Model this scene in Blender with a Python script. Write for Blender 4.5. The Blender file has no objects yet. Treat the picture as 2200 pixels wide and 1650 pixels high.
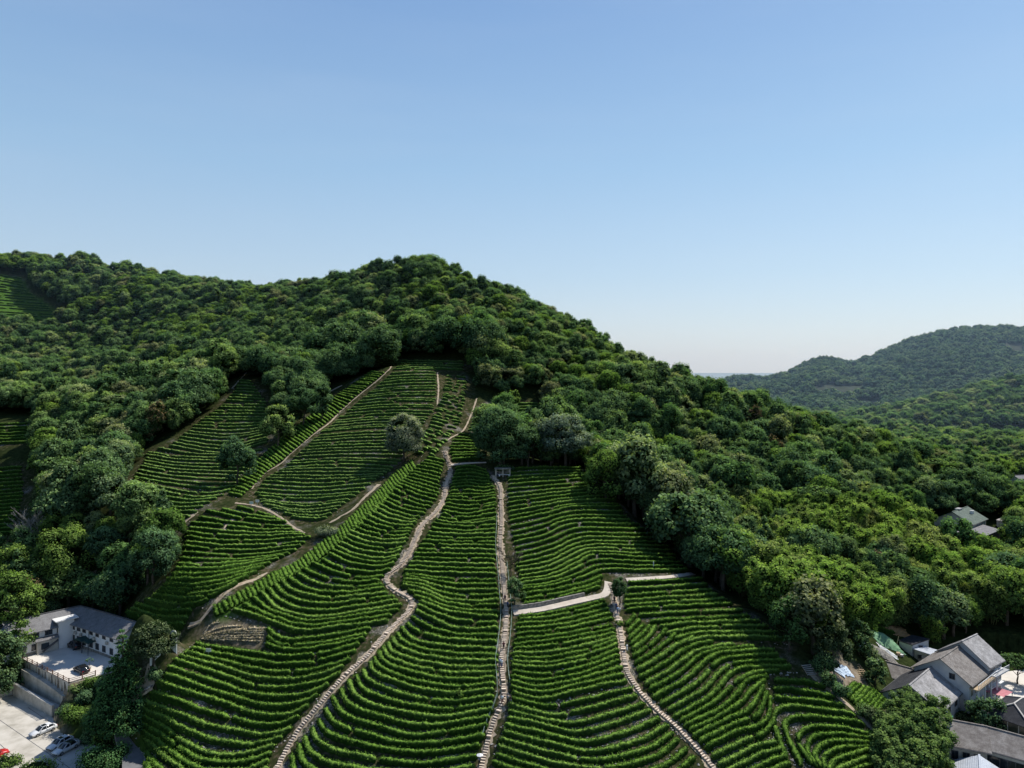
import bpy, math, random
import numpy as np
from mathutils import Vector, Matrix
R = math.radians
random.seed(7); rng = np.random.default_rng(11)
scene = bpy.context.scene
COL = scene.collection
K = 1.10                 # metres per survey unit
CAMZ = 70.0*K
F, CX, HY = 1528.0, 1100.0, 797.0     # focal length in photo pixels, principal column, horizon row

# ------------------------------------------------------------------ materials
def new_mat(name):
    m = bpy.data.materials.new(name); m.use_nodes = True
    nt = m.node_tree; nt.nodes.clear()
    out = nt.nodes.new('ShaderNodeOutputMaterial')
    return m, nt, out
def N(nt, typ, **kw):
    n = nt.nodes.new(typ)
    for k, v in kw.items():
        if k.startswith('i_'):
            n.inputs[k[2:].replace('_', ' ')].default_value = v
        else: setattr(n, k, v)
    return n
def ramp(nt, stops, fac=None):
    n = nt.nodes.new('ShaderNodeValToRGB')
    el = n.color_ramp.elements
    while len(el) < len(stops): el.new(0.5)
    for e, (p, c) in zip(el, stops):
        e.position = p; e.color = (c[0], c[1], c[2], 1)
    if fac is not None: nt.links.new(fac, n.inputs[0])
    return n
def noise(nt, scale, detail=3, rough=0.55, coord='Object', vec=None):
    n = N(nt, 'ShaderNodeTexNoise'); n.inputs['Scale'].default_value = scale
    n.inputs['Detail'].default_value = detail; n.inputs['Roughness'].default_value = rough
    if vec is None:
        if coord == 'World':
            g = N(nt, 'ShaderNodeNewGeometry'); vec = g.outputs['Position']
        else:
            t = N(nt, 'ShaderNodeTexCoord'); vec = t.outputs[coord]
    nt.links.new(vec, n.inputs['Vector'])
    return n
def mixc(nt, fac, a, b, typ='MIX'):
    n = N(nt, 'ShaderNodeMix', data_type='RGBA', blend_type=typ)
    for sock, v in ((n.inputs[0], fac), (n.inputs[6], a), (n.inputs[7], b)):
        if hasattr(v, 'links') or hasattr(v, 'is_linked'): nt.links.new(v, sock)
        elif isinstance(v, (int, float)): sock.default_value = v
        else: sock.default_value = (v[0], v[1], v[2], 1)
    return n.outputs[2]
def surf(name, ca, cb, scale=1.0, rough=0.8, cc=None, coord='Object', bump=0.0, metallic=0.0, spec=0.3, bscale=None, streak=False):
    m, nt, out = new_mat(name)
    b = N(nt, 'ShaderNodeBsdfPrincipled'); nt.links.new(b.outputs[0], out.inputs[0])
    n1 = noise(nt, scale, 4, 0.6, coord)
    stops = [(0.3, ca), (0.7, cb)] if cc is None else [(0.28, ca), (0.52, cb), (0.75, cc)]
    r = ramp(nt, stops, n1.outputs[0])
    nt.links.new(r.outputs[0], b.inputs['Base Color'])
    b.inputs['Roughness'].default_value = rough; b.inputs['Metallic'].default_value = metallic
    b.inputs['Specular IOR Level'].default_value = spec
    if bump:
        n2 = noise(nt, bscale or scale*4, 3, 0.6, coord)
        bp = N(nt, 'ShaderNodeBump'); bp.inputs['Strength'].default_value = bump; bp.inputs['Distance'].default_value = 0.1
        nt.links.new(n2.outputs[0], bp.inputs['Height']); nt.links.new(bp.outputs[0], b.inputs['Normal'])
    return m
def foliage(name, cols, transl=0.25, nscale=0.9, pale=None, per_object=True, lit_tones=((0.0, (.32, .38, .40)), (.45, (.66, .72, .74)), (.8, (1.35, 1.28, 1.15)), (1.0, (2.0, 1.85, 1.6)))):
    """leaf material: colour differs from plant to plant and clump to clump"""
    m, nt, out = new_mat(name)
    oi = N(nt, 'ShaderNodeObjectInfo')
    n1 = noise(nt, nscale, 3, 0.6, 'World')
    if per_object:
        base = ramp(nt, [(i/(len(cols)-1), c) for i, c in enumerate(cols)], oi.outputs['Random']).outputs[0]
    else:
        n0 = noise(nt, 0.06, 2, 0.5, 'World')
        base = ramp(nt, [(0.3+0.4*i/(len(cols)-1), c) for i, c in enumerate(cols)], n0.outputs[0]).outputs[0]
    var = ramp(nt, [(0.3, (0.55, 0.55, 0.6)), (0.5, (1, 1, 1)), (0.72, (1.45, 1.35, 1.15))], n1.outputs[0]).outputs[0]
    colr = mixc(nt, 1.0, base, var, 'MULTIPLY')
    sh = N(nt, 'ShaderNodeAttribute', attribute_name='shoot')          # painted light and shade: leaf colour brighter on top, darker low and inside
    colr = mixc(nt, 1.0, colr, ramp(nt, lit_tones, sh.outputs['Fac']).outputs[0], 'MULTIPLY')
    d = N(nt, 'ShaderNodeBsdfDiffuse'); nt.links.new(colr, d.inputs[0])
    t = N(nt, 'ShaderNodeBsdfTranslucent')
    tc = mixc(nt, 1.0, colr, (1.15, 1.25, 0.55), 'MULTIPLY'); nt.links.new(tc, t.inputs[0])
    mx = N(nt, 'ShaderNodeMixShader'); mx.inputs[0].default_value = transl
    nt.links.new(d.outputs[0], mx.inputs[1]); nt.links.new(t.outputs[0], mx.inputs[2])
    nt.links.new(mx.outputs[0], out.inputs[0])
    return m

# ------------------------------------------------------------------ mesh helpers
def link(o): COL.objects.link(o); return o
def set_top_light(me, vals):
    a = me.attributes.new('shoot', 'FLOAT', 'POINT'); a.data.foreach_set('value', np.asarray(vals, np.float32)); return me
def mesh_np(name, V, Q, mats=(), midx=None, smooth=False, T=None):
    """V (n,3); Q (m,4) quads; T (k,3) tris"""
    me = bpy.data.meshes.new(name)
    V = np.asarray(V, np.float32).reshape(-1, 3)
    Q = np.zeros((0, 4), np.int32) if Q is None else np.asarray(Q, np.int32).reshape(-1, 4)
    T = np.zeros((0, 3), np.int32) if T is None else np.asarray(T, np.int32).reshape(-1, 3)
    nq, nt_ = len(Q), len(T)
    me.vertices.add(len(V)); me.vertices.foreach_set('co', V.ravel())
    me.loops.add(nq*4+nt_*3)
    me.loops.foreach_set('vertex_index', np.concatenate([Q.ravel(), T.ravel()]).astype(np.int32))
    me.polygons.add(nq+nt_)
    ls = np.concatenate([np.arange(nq)*4, nq*4+np.arange(nt_)*3]).astype(np.int32)
    me.polygons.foreach_set('loop_start', ls)
    for m in mats: me.materials.append(m)
    if midx is not None: me.polygons.foreach_set('material_index', np.asarray(midx, np.int32))
    me.polygons.foreach_set('use_smooth', np.full(nq+nt_, smooth, dtype=bool))
    me.update(calc_edges=True); me.validate(clean_customdata=False)
    return me
class MB:
    """collects shapes that become ONE mesh object"""
    def __init__(s): s.v = []; s.f = []; s.m = []
    def poly(s, pts, faces, mi=0):
        b = len(s.v); s.v += [tuple(p) for p in pts]
        for f in faces: s.f.append([b+i for i in f]); s.m.append(mi)
    def box(s, c, size, rz=0, mi=0, taper=1.0):
        x, y, z = [a/2 for a in size]; ca, sa = math.cos(rz), math.sin(rz)
        pts = []
        for dz in (-z, z):
            k = taper if dz > 0 else 1
            for dx, dy in ((-x*k, -y*k), (x*k, -y*k), (x*k, y*k), (-x*k, y*k)):
                pts.append((c[0]+dx*ca-dy*sa, c[1]+dx*sa+dy*ca, c[2]+dz))
        s.poly(pts, [(0, 3, 2, 1), (4, 5, 6, 7), (0, 1, 5, 4), (1, 2, 6, 5), (2, 3, 7, 6), (3, 0, 4, 7)], mi)
    def bar(s, a, b, w, h=None, mi=0):
        a, b = Vector(a), Vector(b); d = (b-a)
        if d.length < 1e-6: return
        d.normalize(); up = Vector((0, 0, 1)) if abs(d.z) < 0.95 else Vector((1, 0, 0))
        sx = d.cross(up).normalized(); sy = sx.cross(d).normalized(); h = h or w
        pts = []
        for p in (a, b):
            for i, j in ((-1, -1), (1, -1), (1, 1), (-1, 1)):
                pts.append(p+sx*i*w/2+sy*j*h/2)
        s.poly(pts, [(0, 1, 2, 3), (7, 6, 5, 4), (0, 4, 5, 1), (1, 5, 6, 2), (2, 6, 7, 3), (3, 7, 4, 0)], mi)
    def tube(s, pts, rad, n=6, mi=0, cap=True):
        pts = [Vector(p) for p in pts]; rings = []
        for i, p in enumerate(pts):
            d = (pts[min(i+1, len(pts)-1)]-pts[max(i-1, 0)])
            d = d.normalized() if d.length > 1e-9 else Vector((0, 0, 1))
            up = Vector((0, 0, 1)) if abs(d.z) < 0.9 else Vector((1, 0, 0))
            sx = d.cross(up).normalized(); sy = sx.cross(d).normalized()
            r = rad[i] if hasattr(rad, '__len__') else rad
            rings.append([p+(sx*math.cos(2*math.pi*k/n)+sy*math.sin(2*math.pi*k/n))*r for k in range(n)])
        V = [q for rr in rings for q in rr]; Fc = []
        for i in range(len(pts)-1):
            for k in range(n):
                Fc.append((i*n+k, i*n+(k+1) % n, (i+1)*n+(k+1) % n, (i+1)*n+k))
        if cap: Fc.append(tuple(range(n-1, -1, -1))); Fc.append(tuple((len(pts)-1)*n+k for k in range(n)))
        s.poly(V, Fc, mi)
    def ball(s, c, r, n=8, m=6, mi=0):
        V = [(c[0], c[1], c[2]+r[2])]; Fc = []
        for i in range(1, m):
            t = math.pi*i/m
            for k in range(n):
                a = 2*math.pi*k/n
                V.append((c[0]+r[0]*math.sin(t)*math.cos(a), c[1]+r[1]*math.sin(t)*math.sin(a), c[2]+r[2]*math.cos(t)))
        V.append((c[0], c[1], c[2]-r[2]))
        for k in range(n): Fc.append((0, 1+k, 1+(k+1) % n))
        for i in range(m-2):
            for k in range(n): Fc.append((1+i*n+k, 1+(i+1)*n+k, 1+(i+1)*n+(k+1) % n, 1+i*n+(k+1) % n))
        L = len(V)-1
        for k in range(n): Fc.append((L, 1+(m-2)*n+(k+1) % n, 1+(m-2)*n+k))
        s.poly(V, Fc, mi)
    def mesh(s, name, mats, smooth=False):
        me = bpy.data.meshes.new(name); me.from_pydata([tuple(p) for p in s.v], [], s.f)
        for m in (mats if isinstance(mats, (list, tuple)) else [mats]): me.materials.append(m)
        me.polygons.foreach_set('material_index', s.m)
        me.polygons.foreach_set('use_smooth', [smooth]*len(s.f)); me.update(); return me
    def build(s, name, mats, parent=None, smooth=False):
        o = link(bpy.data.objects.new(name, s.mesh(name, mats, smooth)))
        if parent is not None: o.parent = parent
        return o
def tag(o, label=None, cat=None, group=None, kind=None):
    if label: o['label'] = label
    if cat: o['category'] = cat
    if group: o['group'] = group
    if kind: o['kind'] = kind
    return o
def empty(name, loc=(0, 0, 0), rz=0.0):
    o = link(bpy.data.objects.new(name, None)); o.location = loc; o.rotation_euler = (0, 0, rz)
    o.empty_display_size = 0.3; return o
def copy_tree(o, parent=None):
    c = o.copy(); COL.objects.link(c); c.parent = parent
    for ch in list(o.children): copy_tree(ch, c)
    return c

# ------------------------------------------------------------------ terrain (survey points: photo column, row, survey distance)
def md(d): return (118+(d-118)*0.7 if d > 118 else d)*K
SURV = []                                         # u, lnY, z
def sv(px, py, d, drop=0.0):
    Y = md(d); SURV.append(((px-CX)/F, math.log(Y), CAMZ-(py-HY)/F*Y-drop))
def sz(px, py, z, drop=0.0):                      # a point whose height is known
    Y = (CAMZ-(z+drop))/((py-HY)/F); SURV.append(((px-CX)/F, math.log(Y), z))
def sp(px, Y, z): SURV.append(((px-CX)/F, math.log(Y), z))
for p in [(300,1650,122),(600,1650,120),(850,1650,116),(1040,1650,117),(1300,1650,113),(1520,1650,118),(1700,1650,121),(1850,1650,124),
          (300,1550,134),(450,1500,138),(700,1450,140),(1000,1450,138),(1250,1450,135),(1250,1560,122),(1400,1550,126),(1560,1480,136),(1700,1450,146),
          (1850,1550,135),(1085,1305,163),(1080,1200,187),(1080,1100,213),(1075,1010,245),(980,1000,250),(890,1290,166),(830,1240,176),
          (1320,1300,168),(1330,1250,180),(1300,1100,219),(1270,1010,258),(1450,1240,186),(1500,1350,157),
          # spur carrying the dirt path, and the gully left of it
          (835,795,345),(680,925,288),(540,1050,238),(400,1120,215),(700,850,335),(590,960,280),(500,1040,250),
          (700,1000,258),(800,900,305),(870,790,350),(930,850,328),
          # gully and spur right of the big upper field
          (640,1135,212),(720,1100,222),(850,1000,258),(960,975,254),(830,1085,215),(740,1130,202),(580,1260,170),(430,1380,153),
          (500,1200,190),(350,1300,170),(300,1400,152),
          (250,1070,235),(340,960,285),(480,900,310),(530,810,355)]: sv(*p)
for p in [(870,735,392,10),(880,640,445,11),(880,556,510,11),(700,760,400,10),(620,720,430,10),(760,640,470,10),(750,604,500,10),
          (1050,620,500,10),(1180,662,480,13),(1340,737,430,14),(1470,784,400,15),(1530,806,372,17),(1570,828,370,17),(1650,864,364,16),(1800,908,364,14),(1950,948,357,13),
          (1050,760,370,9),(1200,800,365,10),(1300,870,345,10),(1500,950,320,10),(1150,930,300,9),(1350,1000,275,9),(1450,1100,235,9),(1550,1180,205,9),
          (1650,1050,275,10),(1020,830,335,6),
          (0,545,660,10),(150,545,670,10),(280,575,660,10),(400,588,650,13),(560,603,640,14),(650,606,620,14),
          (60,650,610,2),(0,740,520,9),(150,740,540,9),(300,700,540,9),(500,680,520,9),(300,820,420,9),(450,780,420,9),(120,840,400,9),
          (0,920,335,2),(30,1050,280,2),(30,1150,240,2),(150,950,300,9),(250,950,285,8),(300,1250,182,7),(150,1150,215,8),(30,1250,200,8)]: sv(*p)
for p in [(0,1650,0),(150,1650,0),(0,1520,0),(90,1570,0),(220,1600,0.5),(300,1600,2.5),
          (60,1440,3.2),(200,1440,6),(100,1395,6),(150,1330,8),(0,1400,5),(330,1400,8.5),(240,1345,8.5),(300,1500,4.5),
          (1950,1400,5.5),(2100,1500,2),(2200,1480,2),(1950,1500,3),(2050,1600,1),(2200,1640,1),(1950,1650,1.5),
          (2000,1300,9),(2180,1330,8),(1800,1350,14),(1850,1430,9),(1700,1300,15),(1700,1200,19),(1900,1200,15),(2060,1150,14),(2180,1150,13),
          (1800,1120,23),(1930,1080,21),(2050,1030,17),(2180,1010,16)]: sz(p[0], p[1], p[2]*K)
# behind the ridges, beyond the frame, under the camera
for p in [(870,530,95),(1200,470,60),(1500,440,35),(1800,420,24),(1500,560,30),(1100,620,70),(1900,520,22),
          (0,640,120),(300,640,110),(600,620,100),(0,760,80),(400,740,70),(800,700,50),(1200,700,20),(1600,700,14),(2100,480,20),(2400,300,18),(2400,420,20),
          (-300,520,185),(-300,350,60),(-250,250,20),(-250,180,3),(-250,130,0),(2500,180,4),(2500,120,1),
          (0,100,0),(600,100,0),(1100,100,1.5),(1600,100,1),(2200,110,0),(0,60,0),(1100,60,-1),(2200,60,0),(1100,34,-1.5),(-200,34,-1),(2400,34,-1)]: sp(*p)
SURV = np.array(SURV)
def tps(r): return np.where(r > 1e-9, r*r*np.log(np.maximum(r, 1e-9)), 0)
def fit(S, lam=2e-5):
    P = S[:, :2]; n = len(S)
    A = tps(np.linalg.norm(P[:, None]-P[None], axis=2))+lam*np.eye(n)
    B = np.hstack([np.ones((n, 1)), P])
    M = np.block([[A, B], [B.T, np.zeros((3, 3))]])
    return P, np.linalg.solve(M, np.concatenate([S[:, 2], np.zeros(3)]))
def evalr(P, w, u, v):
    out = np.empty(len(u))
    for i in range(0, len(u), 20000):
        q = np.stack([u[i:i+20000], v[i:i+20000]], 1)
        out[i:i+20000] = tps(np.linalg.norm(q[:, None]-P[None], axis=2))@w[:len(P)]+w[len(P)]+q@w[len(P)+1:]
    return out
NU, NV = 660, 620
U0, U1, V0, V1 = -1.0, 1.0, math.log(30.0), math.log(860.0)
P_, W_ = fit(SURV)
cu, cv = np.meshgrid(np.linspace(U0, U1, 221), np.linspace(V0, V1, 207))
ZC = evalr(P_, W_, cu.ravel(), cv.ravel()).reshape(cu.shape)
gu = np.linspace(U0, U1, NU); gv = np.linspace(V0, V1, NV)
def bil(G, u, v, u0=U0, u1=U1, v0=V0, v1=V1):
    nv, nu = G.shape
    a = np.clip((u-u0)/(u1-u0)*(nu-1), 0, nu-1.001); b = np.clip((v-v0)/(v1-v0)*(nv-1), 0, nv-1.001)
    i = a.astype(int); j = b.astype(int); a = a-i; b = b-j
    return G[j, i]*(1-a)*(1-b)+G[j, i+1]*a*(1-b)+G[j+1, i]*(1-a)*b+G[j+1, i+1]*a*b
GU, GV = np.meshgrid(gu, gv)
ZG = bil(ZC, GU, GV)
YG = np.exp(GV); XG = GU*YG
def vnoise(x, y, s, seed=0):
    r = np.random.default_rng(seed).random((64, 64)); x = x/s; y = y/s
    i = np.floor(x).astype(int); j = np.floor(y).astype(int); a = x-i; b = y-j
    a = a*a*(3-2*a); b = b*b*(3-2*b); g = lambda p, q: r[q % 64, p % 64]
    return (g(i, j)*(1-a)+g(i+1, j)*a)*(1-b)+(g(i, j+1)*(1-a)+g(i+1, j+1)*a)*b-0.5
ZG = ZG+vnoise(XG, YG, 9, 1)*0.5+vnoise(XG, YG, 3, 2)*0.22
# level pads: list of (polygon in plan, height)
def poly_mask(X, Y, P):
    c = np.zeros(X.shape, bool); n = len(P)
    for i in range(n):
        x1, y1 = P[i]; x2, y2 = P[(i+1) % n]
        if y1 == y2: continue
        t = ((y1 > Y) != (y2 > Y)) & (X < (x2-x1)*(Y-y1)/(y2-y1)+x1); c ^= t
    return c
def PZ(px, py, z):                                   # the place that shows at (px, py) when it lies z metres high
    Y = (CAMZ-z)/((py-HY)/F); return Vector(((px-CX)/F*Y, Y, z))
def PY(px, py, Y): return Vector(((px-CX)/F*Y, Y, CAMZ-(py-HY)/F*Y))
PADS = []
def pad(pts, z): PADS.append(([(p[0], p[1]) for p in pts], z))
ZU = 6.6                                            # upper forecourt level
pad([PZ(-260,1502,0), PZ(26,1497,0)+Vector((1.9,2.9,0)), PZ(109,1540,0)+Vector((1.9,2.9,0)), PZ(116,1545,0), PZ(150,1600,0), PZ(190,1640,0), PZ(150,1760,0), PZ(-260,1760,0)], -0.05)
pad([PZ(36,1413,ZU), PZ(147,1470,ZU), PZ(200,1462,ZU), PZ(270,1435,ZU), PZ(300,1400,ZU), PZ(180,1374,ZU), PZ(40,1392,ZU)], ZU-0.05)
pad([PZ(2015,1440,2.2), PZ(2090,1505,2.2), PZ(2110,1540,2.2), PZ(2330,1560,2.2), PZ(2330,1430,2.2), PZ(2120,1400,2.2)], 2.15)
for P, z in PADS: ZG = np.where(poly_mask(XG, YG, P), z, ZG)
def ground(x, y):
    x = np.atleast_1d(np.asarray(x, float)); y = np.atleast_1d(np.asarray(y, float))
    return bil(ZG, x/y, np.log(y))
def gz(x, y): return float(ground(x, y)[0])
def cast(px, py, y0=95.0, y1=820.0, n=1500):
    """first point of the ground along the sight line through a survey pixel"""
    px = np.atleast_1d(np.asarray(px, float)); py = np.atleast_1d(np.asarray(py, float))
    Ys = np.exp(np.linspace(math.log(y0), math.log(y1), n)); out = np.zeros((len(px), 3))
    for k in range(len(px)):
        u = (px[k]-CX)/F; s = (py[k]-HY)/F
        zr = CAMZ-s*Ys; g = bil(ZG, np.full(n, u), np.log(Ys)); hit = np.nonzero(g >= zr)[0]
        if len(hit) == 0 or hit[0] == 0: Y = Ys[-1] if len(hit) == 0 else Ys[0]
        else:
            i = hit[0]; a = g[i-1]-zr[i-1]; b = g[i]-zr[i]; t = -a/(b-a+1e-12); Y = Ys[i-1]+(Ys[i]-Ys[i-1])*t
        out[k] = (u*Y, Y, 0)
    out[:, 2] = ground(out[:, 0], out[:, 1]); return out
def to_px(X, Y, Z): return CX+F*X/Y, HY+F*(CAMZ-Z)/Y
def resample(pts, n):
    pts = np.asarray(pts, float); d = np.r_[0, np.cumsum(np.linalg.norm(np.diff(pts, axis=0), axis=1))]
    t = np.linspace(0, d[-1], n); return np.stack([np.interp(t, d, pts[:, k]) for k in range(pts.shape[1])], 1)
def smooth_line(pts, n):
    """Catmull-Rom through pts, n samples"""
    p = np.asarray(pts, float)
    if len(p) < 3: return resample(p, n)
    q = np.vstack([2*p[0]-p[1], p, 2*p[-1]-p[-2]]); out = []
    for i in range(1, len(q)-2):
        t = np.linspace(0, 1, 12, endpoint=False)[:, None]
        out.append(0.5*((2*q[i])+(-q[i-1]+q[i+1])*t+(2*q[i-1]-5*q[i]+4*q[i+1]-q[i+2])*t**2+(-q[i-1]+3*q[i]-3*q[i+1]+q[i+2])*t**3))
    out.append(p[-1:]); return resample(np.vstack(out), n)
# ------------------------------------------------------------------ tea plots: guide lines (photo survey), rows run between them
PL = {}
PL['winding']=("between winding and straight steps",[
 [(975,1009),(1015,1005),(1048,1016)],[(964,1060),(1000,1057),(1040,1060),(1066,1055)],[(948,1098),(1000,1108),(1068,1095)],[(922,1138),(1000,1145),(1068,1140)],
 [(894,1183),(960,1185),(1067,1187)],[(866,1230),(950,1235),(1068,1238)],[(860,1260),(905,1268),(955,1290),(1010,1297),(1073,1292)],[(899,1293),(955,1316),(1010,1325),(1074,1330)],
 [(891,1315),(940,1340),(990,1357),(1074,1355)],[(862,1350),(880,1372),(920,1387),(1000,1395),(1072,1398)],[(832,1382),(846,1406),(900,1425),(980,1438),(1070,1438)],
 [(795,1425),(807,1450),(870,1476),(960,1494),(1066,1486)],[(748,1463),(765,1500),(820,1524),(940,1545),(1060,1528)],[(712,1500),(738,1540),(800,1562),(880,1585),(960,1578),(1050,1562)],
 [(682,1545),(705,1580),(780,1603),(900,1622),(1036,1605)],[(655,1585),(672,1625),(740,1652),(900,1668),(1022,1652)],[(628,1622),(640,1670),(720,1700),(1012,1702)]])
PL['rib']=("between grassy rib and winding steps",[
 [(918,985),(955,992)],[(885,1010),(925,1016),(950,1024)],[(847,1047),(880,1060),(912,1072),(942,1078)],[(800,1090),(840,1110),(880,1120),(900,1120)],
 [(757,1135),(800,1150),(850,1156),(884,1150)],[(705,1192),(750,1212),(810,1222),(852,1212)],[(650,1222),(700,1245),(760,1255),(818,1250)],[(600,1247),(630,1275),(690,1290),(760,1286),(838,1276)],
 [(560,1272),(600,1312),(680,1330),(780,1316),(866,1302)],[(500,1312),(560,1330),(640,1358),(720,1352),(800,1342),(838,1337)],[(572,1352),(610,1378),(700,1372),(800,1354)],[(570,1385),(620,1400),(700,1392),(785,1374)]])
PL['lower']=("low left of the winding steps",[
 [(415,1388),(480,1398),(545,1408),(620,1415),(700,1408),(776,1388)],[(368,1418),(410,1432),(480,1455),(550,1478),(620,1480),(690,1468),(733,1446)],
 [(338,1468),(425,1498),(500,1522),(560,1542),(620,1542),(664,1518)],[(302,1510),(370,1532),(440,1560),(550,1582),(600,1580),(628,1566)],[(296,1535),(350,1566),(400,1600),(450,1622),(520,1625),(592,1603)],
 [(312,1590),(345,1622),(380,1652),(430,1680),(520,1680),(578,1655)],[(314,1640),(330,1680),(400,1720),(560,1710)]])
PL['ladder']=("like rungs along the grassy rib",[
 [(882,993),(892,1010)],[(843,1024),(858,1044)],[(795,1075),(808,1100)],[(738,1128),(750,1155)],[(690,1168),(702,1192)],[(640,1208),(652,1228)],[(575,1240),(584,1264)],[(520,1270),(530,1292)],[(462,1302),(468,1326)]])
PL['upper']=("in the broad upper field",[
 [(842,797),(900,795),(938,796)],[(798,840),(860,833),(940,831)],[(745,885),(840,878),(935,880)],[(694,926),(800,916),(912,916)],[(645,970),(760,965),(884,963)],
 [(604,1007),(700,1001),(800,1004),(848,1008)],[(562,1036),(680,1042),(812,1032)],[(545,1061),(650,1068),(776,1060)],[(562,1086),(650,1100),(735,1090)],[(625,1113),(680,1118),(706,1113)]])
PL['bumps']=("patchy corner beside the upper field",[
 [(956,812),(1005,818)],[(948,850),(1000,862)],[(926,900),(990,915)],[(900,945),(948,963)],[(888,972),(936,984)]])
PL['shade']=("shaded by the summit wood",[[(750,780),(850,778),(1000,780)],[(850,790),(1000,796)]])
PL['flank']=("slanting beside the dirt ridge path",[
 [(795,800),(826,803)],[(735,842),(772,846)],[(697,868),(728,888)],[(652,905),(682,925)],[(614,937),(645,958)],[(577,967),(607,990)],[(544,1000),(572,1015)],[(510,1040),(540,1050)],[(492,1062),(520,1068)]])
PL['left']=("in the left field between woods",[
 [(514,818),(540,820)],[(485,862),(575,866)],[(430,905),(582,905)],[(362,958),(475,975),(578,950)],[(315,972),(400,984),(560,985)],[(302,1005),(380,1018),(520,1025)],[(278,1035),(360,1050),(440,1062),(500,1055)],
 [(248,1065),(300,1078),(370,1092),(440,1090)],[(262,1082),(345,1108),(412,1112)]])
PL['middle']=("terraces below the dirt track",[
 [(505,1092),(560,1104),(595,1116)],[(440,1100),(500,1114),(560,1122),(618,1126)],[(405,1126),(480,1133),(550,1141),(636,1142)],[(396,1156),(470,1166),(560,1166),(668,1158)],[(388,1190),(470,1196),(550,1196),(640,1184)],
 [(378,1225),(450,1226),(530,1216),(600,1203)],[(350,1260),(430,1260),(500,1246),(556,1230)],[(328,1282),(400,1290),(450,1284),(486,1264)],[(292,1302),(350,1316),(415,1315)],[(272,1318),(340,1342),(398,1346)]])
PL['right']=("above the flat track, right side",[
 [(1090,1012),(1150,1008),(1250,1008)],[(1088,1045),(1180,1038),(1272,1030)],[(1088,1085),(1180,1072),(1275,1062),(1312,1062)],[(1090,1125),(1180,1105),(1230,1093),(1335,1093)],[(1100,1160),(1160,1146),(1230,1121),(1355,1122)],
 [(1105,1195),(1180,1176),(1245,1150),(1330,1150),(1410,1150)],[(1107,1225),(1180,1210),(1250,1178),(1330,1175),(1440,1178)],[(1112,1250),(1180,1240),(1238,1214),(1275,1196),(1360,1200),(1455,1205)],[(1118,1273),(1200,1261),(1262,1240),(1300,1228),(1380,1229),(1480,1228)]])
PL['wedge']=("directly above the flat track",[[(1118,1282),(1200,1270),(1270,1252),(1296,1240)],[(1122,1302),(1180,1294),(1240,1280),(1292,1264)]])
PL['shaded']=("below the short pale track",[
 [(1348,1256),(1420,1253),(1510,1248)],[(1338,1285),(1420,1279),(1530,1272)],[(1342,1315),(1430,1308),(1575,1300)],[(1395,1340),(1440,1336),(1615,1328)],[(1428,1366),(1500,1353),(1650,1350)],[(1468,1384),(1540,1373),(1690,1375)]])
PL['fan']=("fanning from the right-hand path",[
 [(1345,1346),(1365,1326)],[(1352,1378),(1384,1345)],[(1357,1400),(1390,1375),(1412,1345)],[(1362,1430),(1402,1405),(1440,1376),(1452,1362)],[(1370,1463),(1437,1425),(1475,1398),(1535,1380)],
 [(1402,1503),(1475,1462),(1525,1417),(1570,1405),(1665,1400)],[(1446,1545),(1525,1500),(1565,1455),(1600,1438),(1700,1435)],[(1468,1565),(1545,1528),(1583,1495),(1605,1465),(1650,1458)],[(1488,1585),(1560,1550),(1608,1528),(1628,1500),(1642,1472)],
 [(1514,1612),(1580,1578),(1634,1562),(1652,1538),(1655,1498)],[(1542,1650),(1620,1610),(1672,1596)],[(1572,1680),(1650,1642),(1692,1628)],[(1625,1700),(1710,1660)]])
PL['arctop']=("just above the nested arcs",[[(1660,1466),(1720,1468),(1775,1480)],[(1662,1484),(1710,1487),(1795,1502)],[(1664,1505),(1730,1510),(1815,1522)]])
PL['arcs']=("nested arcs beside the bamboo",[
 [(1690,1640),(1664,1560),(1670,1530),(1712,1522),(1790,1532),(1838,1541)],[(1722,1650),(1689,1580),(1692,1553),(1742,1545),(1810,1552),(1858,1560)],[(1745,1650),(1715,1600),(1732,1571),(1790,1568),(1885,1585)],
 [(1765,1655),(1750,1625),(1772,1603),(1820,1597),(1895,1605)],[(1780,1665),(1792,1641),(1850,1620),(1892,1615)],[(1800,1675),(1850,1655),(1890,1640)]])
PL['heart']=("between straight and right-hand steps",[
 [(1112,1329),(1200,1318),(1300,1293)],[(1105,1355),(1200,1348),(1316,1321)],[(1100,1390),(1200,1378),(1322,1356)],[(1098,1425),(1180,1428),(1260,1412),(1330,1386)],[(1096,1455),(1155,1466),(1240,1453),(1335,1421)],
 [(1096,1490),(1165,1506),(1250,1486),(1348,1466)],[(1092,1515),(1185,1539),(1270,1526),(1372,1498)],[(1086,1545),(1180,1566),(1245,1579),(1330,1556),(1402,1529)],[(1076,1575),(1180,1601),(1270,1619),(1370,1596),(1438,1561)],
 [(1066,1605),(1180,1641),(1290,1656),(1400,1634),(1462,1590)],[(1056,1640),(1180,1680),(1300,1695),(1420,1680),(1496,1628)]])
PL['village']=("little plot beside village bamboo",[[(1812,1495),(1838,1472)],[(1836,1515),(1868,1482)],[(1884,1532),(1902,1508)]])
PL['bright']=("bright patch beside dark trees",[[(985,934),(1015,940)],[(965,955),(1022,957)],[(964,975),(1040,974)],[(970,990),(1035,986)]])
PL['notch']=("notch beside top dirt path",[[(1032,872),(1080,870)],[(1018,900),(1060,900)],[(1006,926),(1030,926)]])
PL['hollow']=("shaded hollow behind dark trees",[[(1112,868),(1158,868)],[(1112,925),(1165,922)]])
PL['edge']=("far left, upper patch",[[(-30,915),(66,912)],[(-30,955),(64,950)]])
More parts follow.
